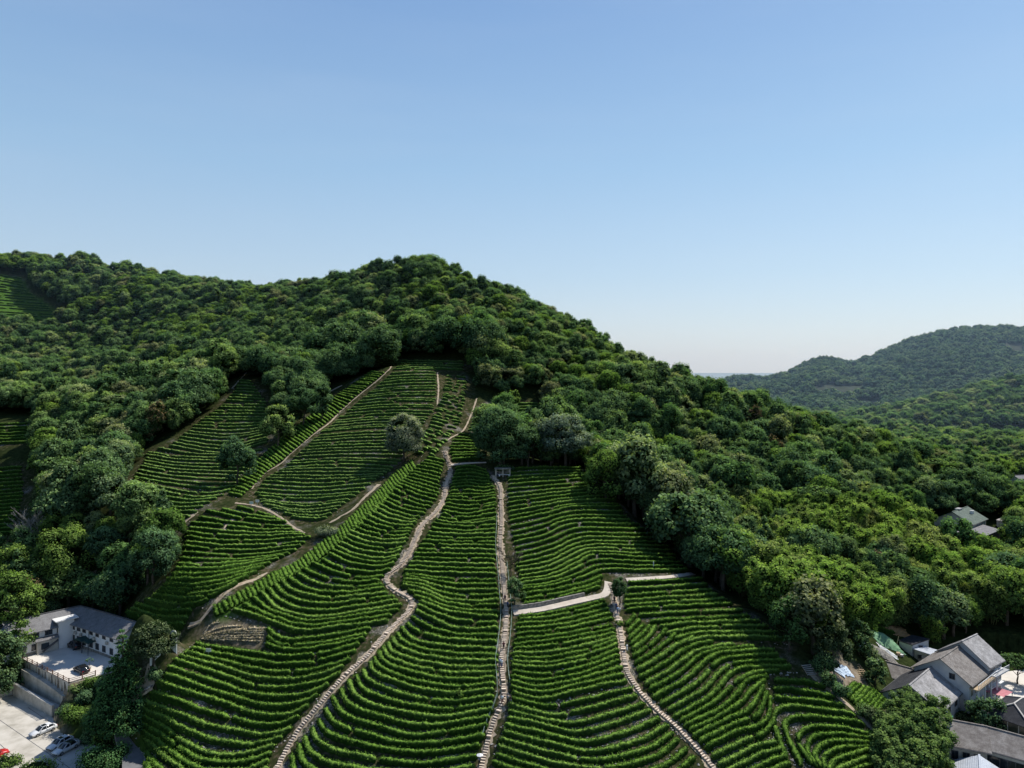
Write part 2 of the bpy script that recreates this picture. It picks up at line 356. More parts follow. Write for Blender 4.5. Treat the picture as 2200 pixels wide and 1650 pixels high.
PL['edgelow']=("far left, lower patch",[[(-30,1012),(50,1006)],[(-30,1060),(52,1054)],[(-30,1105),(44,1100)],[(-30,1150),(25,1148)]])
PL['hill']=("on the far upper left hillside",[[(-20,588),(48,602)],[(-20,620),(62,630)],[(-20,650),(104,657)],[(-20,680),(134,690)],[(-20,706),(122,704)]])
PL['fallow']=('in the dry fallow bed',[[(440,1362),(452,1344),(470,1338)],[(436,1366),(500,1352),(572,1352)],[(432,1370),(500,1366),(570,1364)],[(440,1374),(500,1376),(562,1378)]])
def pitch(y): return float(np.interp(y, [580, 720, 800, 900, 1000, 1100, 1200, 1310, 1420, 1560, 1650], [5.2, 5.6, 6.0, 6.6, 7.2, 8.2, 9.7, 11.4, 13.4, 17.6, 20.8]))
ROWS = []      # (plot, index, world points)
M = 48
for key, (where, G) in PL.items():
    gs = [smooth_line(g, M) for g in G]; rows = []
    pk = {'fan': 1.12, 'ladder': 0.95, 'flank': 1.12, 'village': 0.62, 'hill': 1.05, 'fallow': .36, 'bright': .85, 'heart': .93}.get(key, 1.0)
    for a, b in zip(gs[:-1], gs[1:]):
        dd = np.median(np.linalg.norm(b-a, axis=1)) if key in ('ladder', 'flank', 'village', 'fan', 'arcs') else np.median(np.abs(b[:, 1]-a[:, 1]))
        if key in ('fan', 'arcs'): dd = np.median([np.min(np.linalg.norm(b-a[i], axis=1)) for i in range(6, M-6)])
        n = max(1, int(round(dd/(pitch((a[:, 1].mean()+b[:, 1].mean())/2)*pk))))
        for k in range(n): rows.append(a*(1-k/n)+b*k/n)
    rows.append(gs[-1])
    for i, r in enumerate(rows):
        r = r.copy(); r[:, 1] += rng.normal(0, 0.5)
        if key in ('bumps',): r[:, 1] += rng.normal(0, 0.8, 1)+np.sin(np.arange(M)*0.5+i)*0.7
        L = np.linalg.norm(np.diff(r, axis=0), axis=1).sum()
        lo, hi = (rng.uniform(0, 5)/L, 1-rng.uniform(0, 5)/L) if L > 50 else (0, 1)
        t = np.linspace(lo, hi, M)*(M-1); r = np.stack([np.interp(t, np.arange(M), r[:, c]) for c in (0, 1)], 1)
        if key in ('bumps', 'hill') or (key == 'middle' and rng.random() < 0.4): cuts = sorted(rng.uniform(0.2, 0.8, 2 if key == 'bumps' else 1))
        elif rng.random() < 0.42 and L > 90: cuts = [rng.uniform(0.2, 0.8)]
        else: cuts = []
        ed = [0]+cuts+[1]
        for q in range(len(ed)-1):
            g0 = 3.0/L if q > 0 else 0; g1 = 3.0/L if q < len(ed)-2 else 0
            t0, t1 = ed[q]+g0, ed[q+1]-g1
            if (t1-t0)*L < 7: continue
            t = np.linspace(t0, t1, M)*(M-1)
            s = np.stack([np.interp(t, np.arange(M), r[:, c]) for c in (0, 1)], 1)
            if len(ed) > 2: s[:, 1] += rng.normal(0, 0.9)
            ROWS.append([key, i, len(rows), q, len(ed)-1, s])
for rr in ROWS:
    s = rr[5]; y0 = 330 if rr[0] == 'hill' else 95
    w = cast(s[:, 0], s[:, 1], y0=y0, n=700)
    # keep only the continuous stretch (a sight line may slip behind a rise)
    jump = np.nonzero(np.linalg.norm(np.diff(w[:, :2], axis=0), axis=1) > 14)[0]
    if len(jump): w = w[:jump[0]+1] if jump[0] > len(w)/2 else w[jump[-1]+1:]
    rr.append(w)

# ------------------------------------------------------------------ paths
PATHS = {}
PATHS['winding']=[(955,966),(960,990),(970,1005),(965,1027),(955,1047),(957,1067),(940,1097),(925,1112),(905,1132),(887,1172),(872,1200),(855,1220),(830,1236),(827,1250),(850,1270),(875,1282),(887,1292),(885,1307),(845,1347),(815,1380),(790,1410),(760,1435),(725,1470),(700,1500),(670,1535),(642,1570),(620,1605),(597,1648),(582,1680)]
PATHS['straight']=[(1055,1020),(1075,1045),(1076,1075),(1077,1125),(1075,1175),(1080,1225),(1082,1247),(1084,1275),(1088,1312),(1086,1350),(1082,1387),(1077,1425),(1081,1462),(1082,1500),(1070,1532),(1057,1562),(1047,1600),(1035,1648),(1026,1680)]
PATHS['eastern']=[(1308,1252),(1316,1270),(1319,1290),(1325,1320),(1332,1350),(1337,1387),(1342,1420),(1350,1452),(1370,1482),(1390,1505),(1415,1530),(1447,1557),(1475,1585),(1500,1612),(1530,1648),(1550,1680)]
FLAT = {}
FLAT['flat']=([(1102,1318),(1162,1310),(1225,1296),(1275,1285),(1298,1279),(1306,1265),(1307,1250)],1.7)
FLAT['short']=([(1345,1247),(1400,1243),(1440,1240),(1490,1233)],1.2)
FLAT['top']=([(965,1000),(1000,996),(1045,994)],0.5)
DIRT = {}
DIRT['ridge']=([(850,782),(835,795),(812,817),(770,850),(730,885),(710,907),(675,932),(642,960),(622,977),(605,995),(572,1015),(552,1035),(540,1052)],0.9)
DIRT['gully']=([(940,800),(942,835),(940,870)],1.0)
DIRT['gullylow']=([(815,1040),(782,1070),(757,1095),(732,1110),(708,1124)],1.2)
DIRT['cross']=([(505,1080),(560,1090),(600,1110),(635,1135),(655,1146)],1.1)
DIRT['topright']=([(1025,855),(1012,892),(995,925),(970,940),(955,950)],0.8)
DIRT['bank']=([(392,1125),(425,1100)],1.4)
DIRT['bank2']=([(475,1148),(508,1104)],1.0)
DIRT['meadowpath']=([(405,1345),(430,1335),(462,1296),(500,1262),(545,1246),(575,1230)],1.2)
DIRT['fringe']=([(700,845),(735,828)],1.3)
DIRT['left']=([(262,1058),(278,1038)],1.2)
DIRT['upleft']=([(498,835),(530,800)],0.9)
DIRT['eastbank']=([(1268,1020),(1280,1035),(1290,1052)],1.3)
DIRT['village']=([(1740,1445),(1775,1478),(1810,1505),(1850,1540),(1895,1585)],1.3)
DIRT['bareleft']=([(150,1250),(185,1240),(205,1235)],1.5)
def path_world(pts, step):
    w = cast(*smooth_line(pts, 140).T, n=900)
    d = np.linalg.norm(np.diff(w[:, :2], axis=0), axis=1)
    w[:, :2] = np.stack([np.convolve(np.pad(w[:, k], 2, 'edge'), np.ones(5)/5, 'valid') for k in (0, 1)], 1)
    L = np.linalg.norm(np.diff(w[:, :2], axis=0), axis=1).sum()
    w = resample(w[:, :2], max(3, int(L/step))); return np.c_[w, ground(w[:, 0], w[:, 1])]
PW = {k: path_world(v, 0.5) for k, v in PATHS.items()}
FW = {k: path_world(v, 1.2) for k, (v, _) in FLAT.items()}
DW = {k: path_world(v, 1.2) for k, (v, _) in DIRT.items()}

# ------------------------------------------------------------------ plan raster: what is tea, path, yard
RX0, RX1, RY0, RY1, RS = -480, 330, 60, 700, 1.0
RW, RH = int((RX1-RX0)/RS), int((RY1-RY0)/RS)
def raster(): return np.zeros((RH, RW), bool)
def stamp(G, X, Y):
    i = ((np.asarray(X)-RX0)/RS).astype(int); j = ((np.asarray(Y)-RY0)/RS).astype(int)
    ok = (i >= 0) & (i < RW) & (j >= 0) & (j < RH); G[j[ok], i[ok]] = True
def dilate(G, n):
    for k in range(n):
        H = G.copy(); H[1:] |= G[:-1]; H[:-1] |= G[1:]; H[:, 1:] |= G[:, :-1]; H[:, :-1] |= G[:, 1:]
        if k % 2: H[1:, 1:] |= G[:-1, :-1]; H[:-1, :-1] |= G[1:, 1:]; H[1:, :-1] |= G[:-1, 1:]; H[:-1, 1:] |= G[1:, :-1]
        G = H
    return G
TEA = raster()
for rr in ROWS:
    w = resample(rr[6][:, :2], 160); stamp(TEA, w[:, 0], w[:, 1])
PTH = raster()
for d in (PW, FW, DW):
    for w in d.values(): q = resample(w[:, :2], 400); stamp(PTH, q[:, 0], q[:, 1])
RXG, RYG = np.meshgrid(RX0+(np.arange(RW)+.5)*RS, RY0+(np.arange(RH)+.5)*RS)
def region(pix, **kw):
    """plan polygon of an outline surveyed on the ground"""
    q = np.asarray(pix, float); q = np.vstack([q, q[:1]]); q = resample(q, len(pix)*6)
    w = cast(q[:, 0], q[:, 1], n=600, **kw); return [(a[0], a[1]) for a in w]
GRASS = [region([(452,1335),(500,1290),(570,1255),(640,1222),(700,1180),(735,1150),(745,1165),(690,1215),(620,1262),(560,1290),(470,1340)]),
         region([(290,1545),(312,1560),(325,1600),(318,1640),(300,1640)]),
         region([(965,1470),(1000,1505),(985,1520),(960,1500)])]
GRASS.append(region([(-20,586),(50,598),(66,630),(108,655),(138,690),(124,708),(-20,708)], y0=330))
BARE = [region([(426,1364),(450,1334),(577,1346),(577,1374),(540,1388)]), region([(1740,1445),(1800,1400),(1850,1440),(1870,1490),(1800,1490)])]
GR = np.zeros_like(TEA); BR = np.zeros_like(TEA)
for P in GRASS: GR |= poly_mask(RXG, RYG, P)
GRc = GR.copy()
for P in BARE: BR |= poly_mask(RXG, RYG, P)
PADG = np.zeros_like(TEA)
for P, z in PADS: PADG |= poly_mask(RXG, RYG, P)
YARDS = [region([(1740,1445),(1835,1400),(1885,1350),(1930,1365),(2000,1385),(2060,1400),(2150,1425),(2350,1440),(2350,1760),(2010,1760),(2010,1560),(1930,1480),(1900,1600),(1830,1560)]),
         region([(2015,1124),(2050,1150),(2110,1164),(2165,1158),(2190,1128),(2100,1112)]),
         region([(-280,1470),(20,1405),(120,1352),(285,1352),(385,1375),(385,1420),(330,1470),(300,1500),(330,1660),(330,1760),(-280,1760)])]
YD = np.zeros_like(TEA)
for P in YARDS: YD |= poly_mask(RXG, RYG, P)
CLEAR = dilate(TEA, 3) | dilate(PTH, 2) | (~dilate(~dilate(TEA | PTH, 8), 8)) | GR | BR | dilate(PADG, 2) | YD
TEAZ = dilate(TEA, 2)
def look(G, X, Y):
    i = np.clip(((np.asarray(X)-RX0)/RS).astype(int), 0, RW-1); j = np.clip(((np.asarray(Y)-RY0)/RS).astype(int), 0, RH-1)
    return G[j, i]
def soft(G, n=2):
    A = G.astype(float)
    for _ in range(n): A = (A+np.roll(A, 1, 0)+np.roll(A, -1, 0)+np.roll(A, 1, 1)+np.roll(A, -1, 1))/5
    return A

# ------------------------------------------------------------------ terrain mesh with ground cover zones
def ground_material():
    m, nt, out = new_mat('hillside_ground')
    b = N(nt, 'ShaderNodeBsdfDiffuse'); nt.links.new(b.outputs[0], out.inputs[0])
    za = N(nt, 'ShaderNodeAttribute', attribute_name='zone'); sp_ = N(nt, 'ShaderNodeSeparateColor'); nt.links.new(za.outputs['Color'], sp_.inputs[0])
    n1 = noise(nt, 0.9, 5, 0.65, 'World'); n2 = noise(nt, 0.12, 3, 0.6, 'World'); n3 = noise(nt, 3.5, 3, 0.7, 'World')
    floor_ = ramp(nt, [(0.35, (0.018, 0.026, 0.010)), (0.65, (0.045, 0.060, 0.020))], n1.outputs[0]).outputs[0]
    soil = ramp(nt, [(0.32, (0.022, 0.027, 0.012)), (0.50, (0.045, 0.052, 0.020)), (0.60, (0.10, 0.078, 0.048)), (0.72, (0.20, 0.17, 0.135))], n1.outputs[0]).outputs[0]
    stone = ramp(nt, [(0.42, (0.05, 0.05, 0.035)), (0.55, (0.22, 0.20, 0.17)), (0.66, (0.42, 0.39, 0.35))], n3.outputs[0]).outputs[0]
    sfac = ramp(nt, [(0.54, (0, 0, 0)), (0.66, (1, 1, 1))], n2.outputs[0]).outputs[0]
    soil = mixc(nt, sfac, soil, stone)
    grass = ramp(nt, [(0.3, (0.035, 0.085, 0.012)), (0.7, (0.085, 0.165, 0.028))], n1.outputs[0]).outputs[0]
    bare = ramp(nt, [(0.35, (0.15, 0.115, 0.08)), (0.6, (0.32, 0.265, 0.20))], n1.outputs[0]).outputs[0]
    c = mixc(nt, sp_.outputs[0], floor_, soil); c = mixc(nt, sp_.outputs[1], c, grass); c = mixc(nt, sp_.outputs[2], c, bare)
    nt.links.new(c, b.inputs[0]); return m
V = np.stack([XG, YG, ZG], -1).reshape(-1, 3)
# terraces: the tea ground steps down in front of each hedge
idx = np.arange(NU*NV).reshape(NV, NU)
Q = np.stack([idx[:-1, :-1], idx[:-1, 1:], idx[1:, 1:], idx[1:, :-1]], -1).reshape(-1, 4)
MG = ground_material()
me = mesh_np('hillside_terrain', V, Q, [MG], smooth=True)
za = me.color_attributes.new('zone', 'FLOAT_COLOR', 'POINT')
tz, gzn, bz = soft(TEAZ, 3), soft(GR, 1)+0.18*soft(YD & ~BR & (vnoise(RXG, RYG, 6, 44) > 0), 1), soft(BR | (PADG & (RXG < 0)), 2)
C4 = np.ones((len(V), 4), np.float32); inside = (V[:, 0] > RX0) & (V[:, 0] < RX1) & (V[:, 1] > RY0) & (V[:, 1] < RY1)
for k, G in enumerate((tz, gzn, bz)): C4[:, k] = np.where(inside, G[np.clip(((V[:, 1]-RY0)/RS).astype(int), 0, RH-1), np.clip(((V[:, 0]-RX0)/RS).astype(int), 0, RW-1)], 0)
za.data.foreach_set('color', C4.ravel())
tag(link(bpy.data.objects.new('hillside_terrain', me)), kind='structure')

# far valley and hills to the right, built as their own land
def prof(px, tab): return np.interp(px, [t[0] for t in tab], [t[1] for t in tab])
RIDGE = [(1300,835),(1540,815),(1580,803),(1650,806),(1700,792),(1745,768),(1775,763),(1830,775),(1880,757),(1950,726),(2000,712),(2050,702),(2100,697),(2160,698),(2220,703),(2500,720)]
MID = [(1300,1000),(1750,905),(1850,888),(1900,880),(2000,858),(2080,836),(2140,822),(2200,815),(2400,800)]
FU = np.linspace(0.08, 1.05, 260); FY = np.exp(np.linspace(math.log(700), math.log(3600), 240))
FUg, FYg = np.meshgrid(FU, FY); px = CX+F*FUg
zr = CAMZ-(prof(px, RIDGE)+4-HY)/F*1500-8; zm = CAMZ-(prof(px, MID)-HY)/F*820-9
zf = np.where(FYg < 820, 14+(zm-14)*np.clip((FYg-690)/130, 0, 1)**.9, 0)
dip = zm-np.clip((FYg-820)/140, 0, 1)*28
rise = np.clip((FYg-960)/(1500-960), 0, 1); rise = rise*rise*(3-2*rise)*.55+rise*.45
zf = np.where((FYg >= 820) & (FYg < 1500), np.maximum(dip, 10)*(1-rise)+zr*rise, zf)
zf = np.where(FYg >= 1500, zr-(FYg-1500)*0.16, zf); zf = np.maximum(zf, -30)
zf += vnoise(FUg*FYg, FYg, 90, 5)*16*(np.abs(FYg-1500) > 60)*(FYg > 980)+vnoise(FUg*FYg, FYg, 35, 6)*6*(FYg > 740)*(np.abs(FYg-1500) > 40)
zf[0] = 5
idx = np.arange(zf.size).reshape(zf.shape); Q = np.stack([idx[:-1, :-1], idx[:-1, 1:], idx[1:, 1:], idx[1:, :-1]], -1).reshape(-1, 4)
MF = surf('distant_forest_floor', (0.016, 0.026, 0.012), (0.035, 0.050, 0.022), 0.03, 1.0, coord='Object')
me = mesh_np('distant_hills', np.stack([FUg*FYg, FYg, zf], -1), Q, [MF], smooth=True)
tag(link(bpy.data.objects.new('distant_hills', me)), kind='structure')
MPl = surf('plain_ground', (0.03, 0.045, 0.02), (0.06, 0.07, 0.035), 0.004, 1.0)
b = MB(); b.poly([(-30000, -3000, -32), (30000, -3000, -32), (30000, 40000, -32), (-30000, 40000, -32)], [(0, 1, 2, 3)])
tag(b.build('plain', MPl), kind='structure')
# near valley floor under and behind the camera
b = MB(); b.poly([(-900, -400, -2.2), (900, -400, -2.2), (900, 40, -2.2), (-900, 40, -2.2)], [(0, 1, 2, 3)])
tag(b.build('valley_floor', MPl), kind='structure')

# ------------------------------------------------------------------ stepped paths
M_slab = surf('pale_path_slab', (0.60, 0.48, 0.37), (0.84, 0.71, 0.57), 1.5, 0.9, coord='Object')
M_slab2 = surf('stained_path_slab', (0.42, 0.35, 0.28), (0.62, 0.54, 0.44), 2.5, 0.9)
M_riser = surf('brown_riser', (0.20, 0.15, 0.115), (0.36, 0.28, 0.22), 2, 0.95)
M_dirt = surf('bare_path_earth', (0.28, 0.215, 0.145), (0.46, 0.37, 0.27), 0.8, 1.0, cc=(0.13, 0.15, 0.06), coord='Object')
M_conc = surf('pale_concrete_track', (0.50, 0.43, 0.35), (0.66, 0.58, 0.49), 0.5, 0.9)
M_stone = surf('grey_stone_wall', (0.10, 0.095, 0.085), (0.28, 0.26, 0.23), 1.8, 0.95, cc=(0.40, 0.37, 0.33), bump=0.6)
def frames(w):
    t = np.gradient(w[:, :2], axis=0); t /= np.linalg.norm(t, axis=1)[:, None]+1e-9
    return t, np.stack([t[:, 1], -t[:, 0]], 1)
def ribbon(name, w, width, mat, lift=0.08, wob=0.12, depth=0.5):
    t, nrm = frames(w); n = len(w); V = []
    for s in (-1, -0.5, 0, 0.5, 1):
        ww = width/2*(1+rng.normal(0, wob, n)) if abs(s) == 1 else width/2
        p = w[:, :2]+nrm*s*(ww[:, None] if hasattr(ww, 'shape') and np.ndim(ww) else ww)
        V.append(np.c_[p, np.maximum(ground(p[:, 0], p[:, 1]), w[:, 2]-0.15)+lift])
    V = [np.c_[V[0][:, :2], V[0][:, 2]-depth]]+V+[np.c_[V[4][:, :2], V[4][:, 2]-depth]]
    V = np.stack(V, 1).reshape(-1, 3); m = 7
    i = (np.arange(n-1)[:, None]*m+np.arange(m-1)[None]).ravel()
    me = mesh_np(name, V, np.stack([i, i+1, i+m+1, i+m], 1), [mat], smooth=False)
    return link(bpy.data.objects.new(name, me))
def stepped(name, w, width):
    """sloping earth bed with pale slab treads about a metre apart"""
    bed = ribbon(name, w, width+.75, M_dirt, 0.06, 0.28)
    t, nrm = frames(w); d = np.r_[0, np.cumsum(np.linalg.norm(np.diff(w, axis=0), axis=1))]
    mb = MB(); s = 0.3
    while s < d[-1]-0.5:
        q = [np.interp(s, d, w[:, k]) for k in range(3)]; i = min(int(np.searchsorted(d, s)), len(w)-1)
        pit = random.uniform(.46, .58); tread = pit*random.uniform(.52, .74)
        if random.random() < 0.07: tread += 0.5; pit += 0.5
        a = math.atan2(t[i, 1], t[i, 0])
        mb.box((q[0]+random.uniform(-.06, .06), q[1], q[2]+0.18+random.uniform(-.02, .02)), (tread, width*random.uniform(.84, 1.1), 0.28), a+random.uniform(-.08, .08), 0 if random.random() < .8 else 2)
        mb.box((q[0], q[1], q[2]+0.10), (pit*0.98, width*.96, 0.26), a, 1)
        s += pit
    st = mb.build('step_slabs', [M_slab, M_riser, M_slab2], bed)
    tag(bed, kind='structure'); return bed
for k, nm, wd in (('winding', 'stepped_path', .88), ('straight', 'stepped_path', .86), ('eastern', 'stepped_path', .88)):
    stepped(nm, PW[k], wd)
for k, w in FW.items(): tag(ribbon('concrete_track', w, FLAT[k][1]*1.1, M_conc, 0.16, 0.03), kind='structure')
for k, w in DW.items(): tag(ribbon('dirt_path', w, DIRT[k][1]*(.62 if k in ('ridge', 'gully', 'topright', 'upleft', 'left', 'meadowpath', 'cross') else .9), M_dirt, 0.07, 0.3), kind='structure')
# low stone wall on the uphill side of the flat track
w = FW['flat'][:-8]; t, nrm = frames(w); mb = MB()
for i in range(len(w)-1):
    a = (w[i, 0]-nrm[i, 0]*1.3, w[i, 1]-nrm[i, 1]*1.3); c = (w[i+1, 0]-nrm[i+1, 0]*1.3, w[i+1, 1]-nrm[i+1, 1]*1.3)
    za_, zc_ = w[i, 2]+.55, w[i+1, 2]+.55
    mb.bar((a[0], a[1], za_), (c[0], c[1], zc_), 0.5, 1.5)
tag(mb.build('stone_wall', M_stone), 'low grey stone retaining wall along the upper side of the flat track', 'wall')

# ------------------------------------------------------------------ tea hedges
M_tea = foliage('tea_leaves', [(0.070, 0.140, 0.026), (0.092, 0.172, 0.034), (0.115, 0.200, 0.046)], 0.10, 1.7)
M_tea_hill = foliage('tea_leaves_hill', [(0.16, 0.24, 0.07), (0.18, 0.26, 0.08)], 0.2, .5)
M_dry = foliage('dry_crop_stubble', [(0.34, 0.31, 0.24), (0.42, 0.38, 0.31)], 0.1, 2.5)
M_tea_top = foliage('tea_leaves_upper', [(0.118, 0.195, 0.058), (0.132, 0.215, 0.064), (0.115, 0.215, 0.050)], 0.12, 1.5)
prof_s = np.array([-.52, -.66, -.60, -.34, 0, .34, .60, .66, .52]); prof_h = np.array([0, .40, .78, .95, 1.0, .95, .78, .40, 0])
def hedge_mesh(name, w, mat, wd, ht, step, leaves):
    L = np.linalg.norm(np.diff(w[:, :2], axis=0), axis=1).sum(); n = max(4, int(L/step))
    w = resample(w[:, :2], n); z = ground(w[:, 0], w[:, 1]); z = np.convolve(np.pad(z, 2, 'edge'), np.ones(5)/5, 'valid')
    t, nrm = frames(w); e = np.minimum(np.arange(n), np.arange(n)[::-1])*step
    endk = np.clip((e+0.12)/0.5, 0.25, 1)**.5
    fat = wd*(1+rng.normal(0, .07, n)+0.09*np.sin(np.arange(n)*step*rng.uniform(.5, 1.3)+rng.uniform(0, 6)))*endk
    hh = ht*(1+rng.normal(0, .07, n)+0.08*np.sin(np.arange(n)*step*rng.uniform(.4, 1.1)+rng.uniform(0, 6)))*endk
    P = w[:, None]+nrm[:, None]*(prof_s[None, :, None]*fat[:, None, None]*1.0)
    P = P+rng.normal(0, .085, P.shape)
    Z = z[:, None]+prof_h[None]*hh[:, None]+rng.normal(0, .045, (n, 9))
    zb = ground(P[:, 0, 0], P[:, 0, 1])-.15; Z[:, 0] = np.minimum(zb, Z[:, 1]-.1)
    zb = ground(P[:, 8, 0], P[:, 8, 1])-.15; Z[:, 8] = np.minimum(zb, Z[:, 7]-.1)
    V = np.concatenate([P, Z[..., None]], -1).reshape(-1, 3); m = 9
    i = (np.arange(n-1)[:, None]*m+np.arange(m-1)[None]).ravel(); Qd = np.stack([i, i+m, i+m+1, i+1], 1)
    caps = []
    for base, flip in ((0, 0), ((n-1)*m, 1)):
        for k in range(4):
            q = [base+k, base+k+1, base+7-k, base+8-k]; caps.append(q[::-1] if flip else q)
    T = None
    if leaves:
        k = int(L*leaves); a = rng.integers(0, n, k); j = rng.integers(1, 8, k)
        c = V.reshape(n, 9, 3)[a, j]+rng.normal(0, .10, (k, 3)); s = rng.uniform(.11, .26, k)[:, None]
        up = np.array([[0, 0, 1.0]])+np.c_[nrm[a]*prof_s[j][:, None]*1.3, np.zeros(k)]+rng.normal(0, .35, (k, 3))
        up /= np.linalg.norm(up, axis=1)[:, None]; sd = np.cross(up, rng.normal(0, 1, (k, 3))); sd /= np.linalg.norm(sd, axis=1)[:, None]
        LV = np.concatenate([c-sd*s*.6, c+sd*s*.6, c+up*s*1.3+sd*s*.2], 0); b0 = len(V)
        T = np.stack([b0+np.arange(k), b0+k+np.arange(k), b0+2*k+np.arange(k)], 1); V = np.vstack([V, LV])
    SH = np.tile(np.array([0, .0, .15, .80, 1, .80, .15, .0, 0]), n)  # painted shade: dark hedge sides under a bright top
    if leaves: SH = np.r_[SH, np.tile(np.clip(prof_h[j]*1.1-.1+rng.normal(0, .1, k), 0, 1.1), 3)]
    return V, np.vstack([Qd, np.array(caps)]), T, SH
def ordinal(n):
    return f"{n}{'th' if 10 <= n % 100 <= 20 else {1: 'st', 2: 'nd', 3: 'rd'}.get(n % 10, 'th')}"
info = []
for key, i, nr, q, nq, s, w in ROWS:
    if len(w) < 4: continue
    L = np.linalg.norm(np.diff(w[:, :2], axis=0), axis=1).sum()
    if L < 1.5: continue
    inframe = (s[:, 1] < 1655).mean()
    show = L*inframe/(w[:, 1].mean()**2)+(9 if key == 'fallow' else 0)
    info.append((show, key, i, nr, q, nq, w, L))
info.sort(key=lambda a: -a[0])
UPC = ('upper', 'bumps', 'shade', 'hill', 'left', 'notch', 'hollow')
rest = {0: [[], [], [], 0, []], 1: [[], [], [], 0, []]}
for r, (show, key, i, nr, q, nq, w, L) in enumerate(info):
    dist = w[:, 1].mean(); step = max(0.35, dist*0.0022)
    bumpy = key in ('bumps', 'middle', 'heart') 
    wd, ht = {'upper': (.60, .78), 'hill': (.95, .9), 'bumps': (.85, .85), 'heart': (.72, .82), 'fan': (.74, .88), 'ladder': (.85, .85), 'flank': (.85, .8), 'fallow': (.42, .22), 'left': (.70, .78), 'right': (.74, .82)}.get(key, (.80, .92))
    cutl = None; mt = M_dry if key == 'fallow' else M_tea_hill if key in ('hill', 'edge', 'edgelow', 'bright', 'notch') else (M_tea_top if key in UPC else M_tea)
    V, Qd, T, SH = hedge_mesh('tea_hedge', w, mt, wd*rng.uniform(.92, 1.08), ht*rng.uniform(.92, 1.08), step, 32 if dist < 175 else (12 if dist < 230 else 5))
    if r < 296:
        o = link(bpy.data.objects.new('tea_hedge', set_top_light(mesh_np('tea_hedge', V, Qd, [mt], smooth=True, T=T), SH)))
        part = '' if nq == 1 else (('left', 'right') if nq == 2 else ('left', 'middle', 'right'))[q]+' part, '
        lab = f"tea hedge {part}{ordinal(nr-i)} row from the foot, {PL[key][0]}"
        if key == 'fallow': o.name = 'crop_row'; tag(o, f'low dry grey brown crop row, {ordinal(nr-i)} from the foot of the fallow bed', 'crop row', 'dry crop rows in the fallow bed'); continue
        tag(o, lab, 'tea hedge', 'tea hedges '+PL[key][0])
    else:
        g = rest[1 if key in UPC else 0]; g[0].append(V); g[1].append(Qd+g[3])
        if T is not None: g[2].append(T+g[3])
        g[3] += len(V); g[4].append(SH)
for k, g in rest.items():
    if g[0]:
        me = mesh_np('tea_rows', np.vstack(g[0]), np.vstack(g[1]), [M_tea_top if k else M_tea], smooth=True, T=np.vstack(g[2]) if g[2] else None); set_top_light(me, np.concatenate(g[4]))
        tag(link(bpy.data.objects.new('tea_rows', me)), 'short and distant rows of clipped tea bushes across the slopes' if not k else 'fine pale tea rows of the upper fields', 'tea bushes', kind='stuff')
print('hedge rows', len(info))
# ------------------------------------------------------------------ loose stones and weeds between the rows (nobody could count them)
M_rock = surf('pale_field_stone', (0.22, 0.20, 0.175), (0.48, 0.45, 0.41), 1.2, 0.95, cc=(0.36, 0.30, 0.24))
M_weed = foliage('weeds_between_rows', [(0.10, 0.19, 0.03), (0.15, 0.24, 0.05)], .3, 1.0)
OCT = np.array([(1, 0, 0), (-1, 0, 0), (0, 1, 0), (0, -1, 0), (0, 0, 1), (0, 0, -1)], float)
OCF = np.array([(0, 2, 4), (2, 1, 4), (1, 3, 4), (3, 0, 4), (2, 0, 5), (1, 2, 5), (3, 1, 5), (0, 3, 5)])
sv_, wv = [], []
for key, i, nr, q, nq, s, w in ROWS:
    if len(w) < 4 or key in ('hill', 'shade', 'fallow', 'edge', 'edgelow'): continue
    L = np.linalg.norm(np.diff(w[:, :2], axis=0), axis=1).sum(); t, nrm = frames(w); sgn = np.where(nrm[:, 1] < 0, 1, -1)[:, None]
    dens = {'heart': 3.2, 'right': 2.2, 'fan': 3.4, 'wedge': 2.5, 'arcs': 3.0, 'arctop': 3, 'lower': 1.2, 'rib': .9}.get(key, .5)
    if rng.random() < .35: dens *= .15
    for lst, k in ((sv_, int(L*dens)), (wv, int(L*.35))):
        if k:
            a = rng.integers(0, len(w), k); off = rng.normal(1.15, .22, k)[:, None]
            lst.append(w[a, :2]+nrm[a]*sgn[a]*off+t[a]*rng.normal(0, .8, (k, 1)))
P = np.vstack(sv_); z = ground(P[:, 0], P[:, 1]); n = len(P); s = rng.uniform(.07, .24, n)**1.0
V = OCT[None]*(s[:, None, None]*rng.uniform(.6, 1.3, (n, 6, 1))); V = V*np.array([1.2, 1, .75]); V = V+np.c_[P, z+.03][:, None]
me = mesh_np('field_stones', V.reshape(-1, 3), None, [M_rock], T=(OCF[None]+np.arange(n)[:, None, None]*6).reshape(-1, 3))
tag(link(bpy.data.objects.new('field_stones', me)), 'loose pale stones lying along the terrace banks', 'stones', kind='stuff')
P = np.vstack(wv+[rng.uniform(-1, 1, (3, 2))*0+np.array([[0., 130.]])]); k = 7; n = len(P)*k; C_ = np.repeat(P, k, 0)+rng.normal(0, .16, (n, 2)); z = ground(C_[:, 0], C_[:, 1]); a = rng.uniform(0, 6.28, n); h = rng.uniform(.15, .45, n)
d = np.c_[np.cos(a), np.sin(a), np.zeros(n)]*.07; b0 = np.c_[C_, z]; tip = b0+np.c_[rng.normal(0, .12, (n, 2)), h]
V = np.concatenate([b0-d, b0+d, tip]); T = np.stack([np.arange(n), n+np.arange(n), 2*n+np.arange(n)], 1)
tag(link(bpy.data.objects.new('weeds', set_top_light(mesh_np('weeds', V, None, [M_weed], T=T), np.r_[np.full(2*n, .4), np.full(n, .9)]))), 'tufts of weeds growing between the tea rows', 'weeds', kind='stuff')
print('stones', len(P), n)
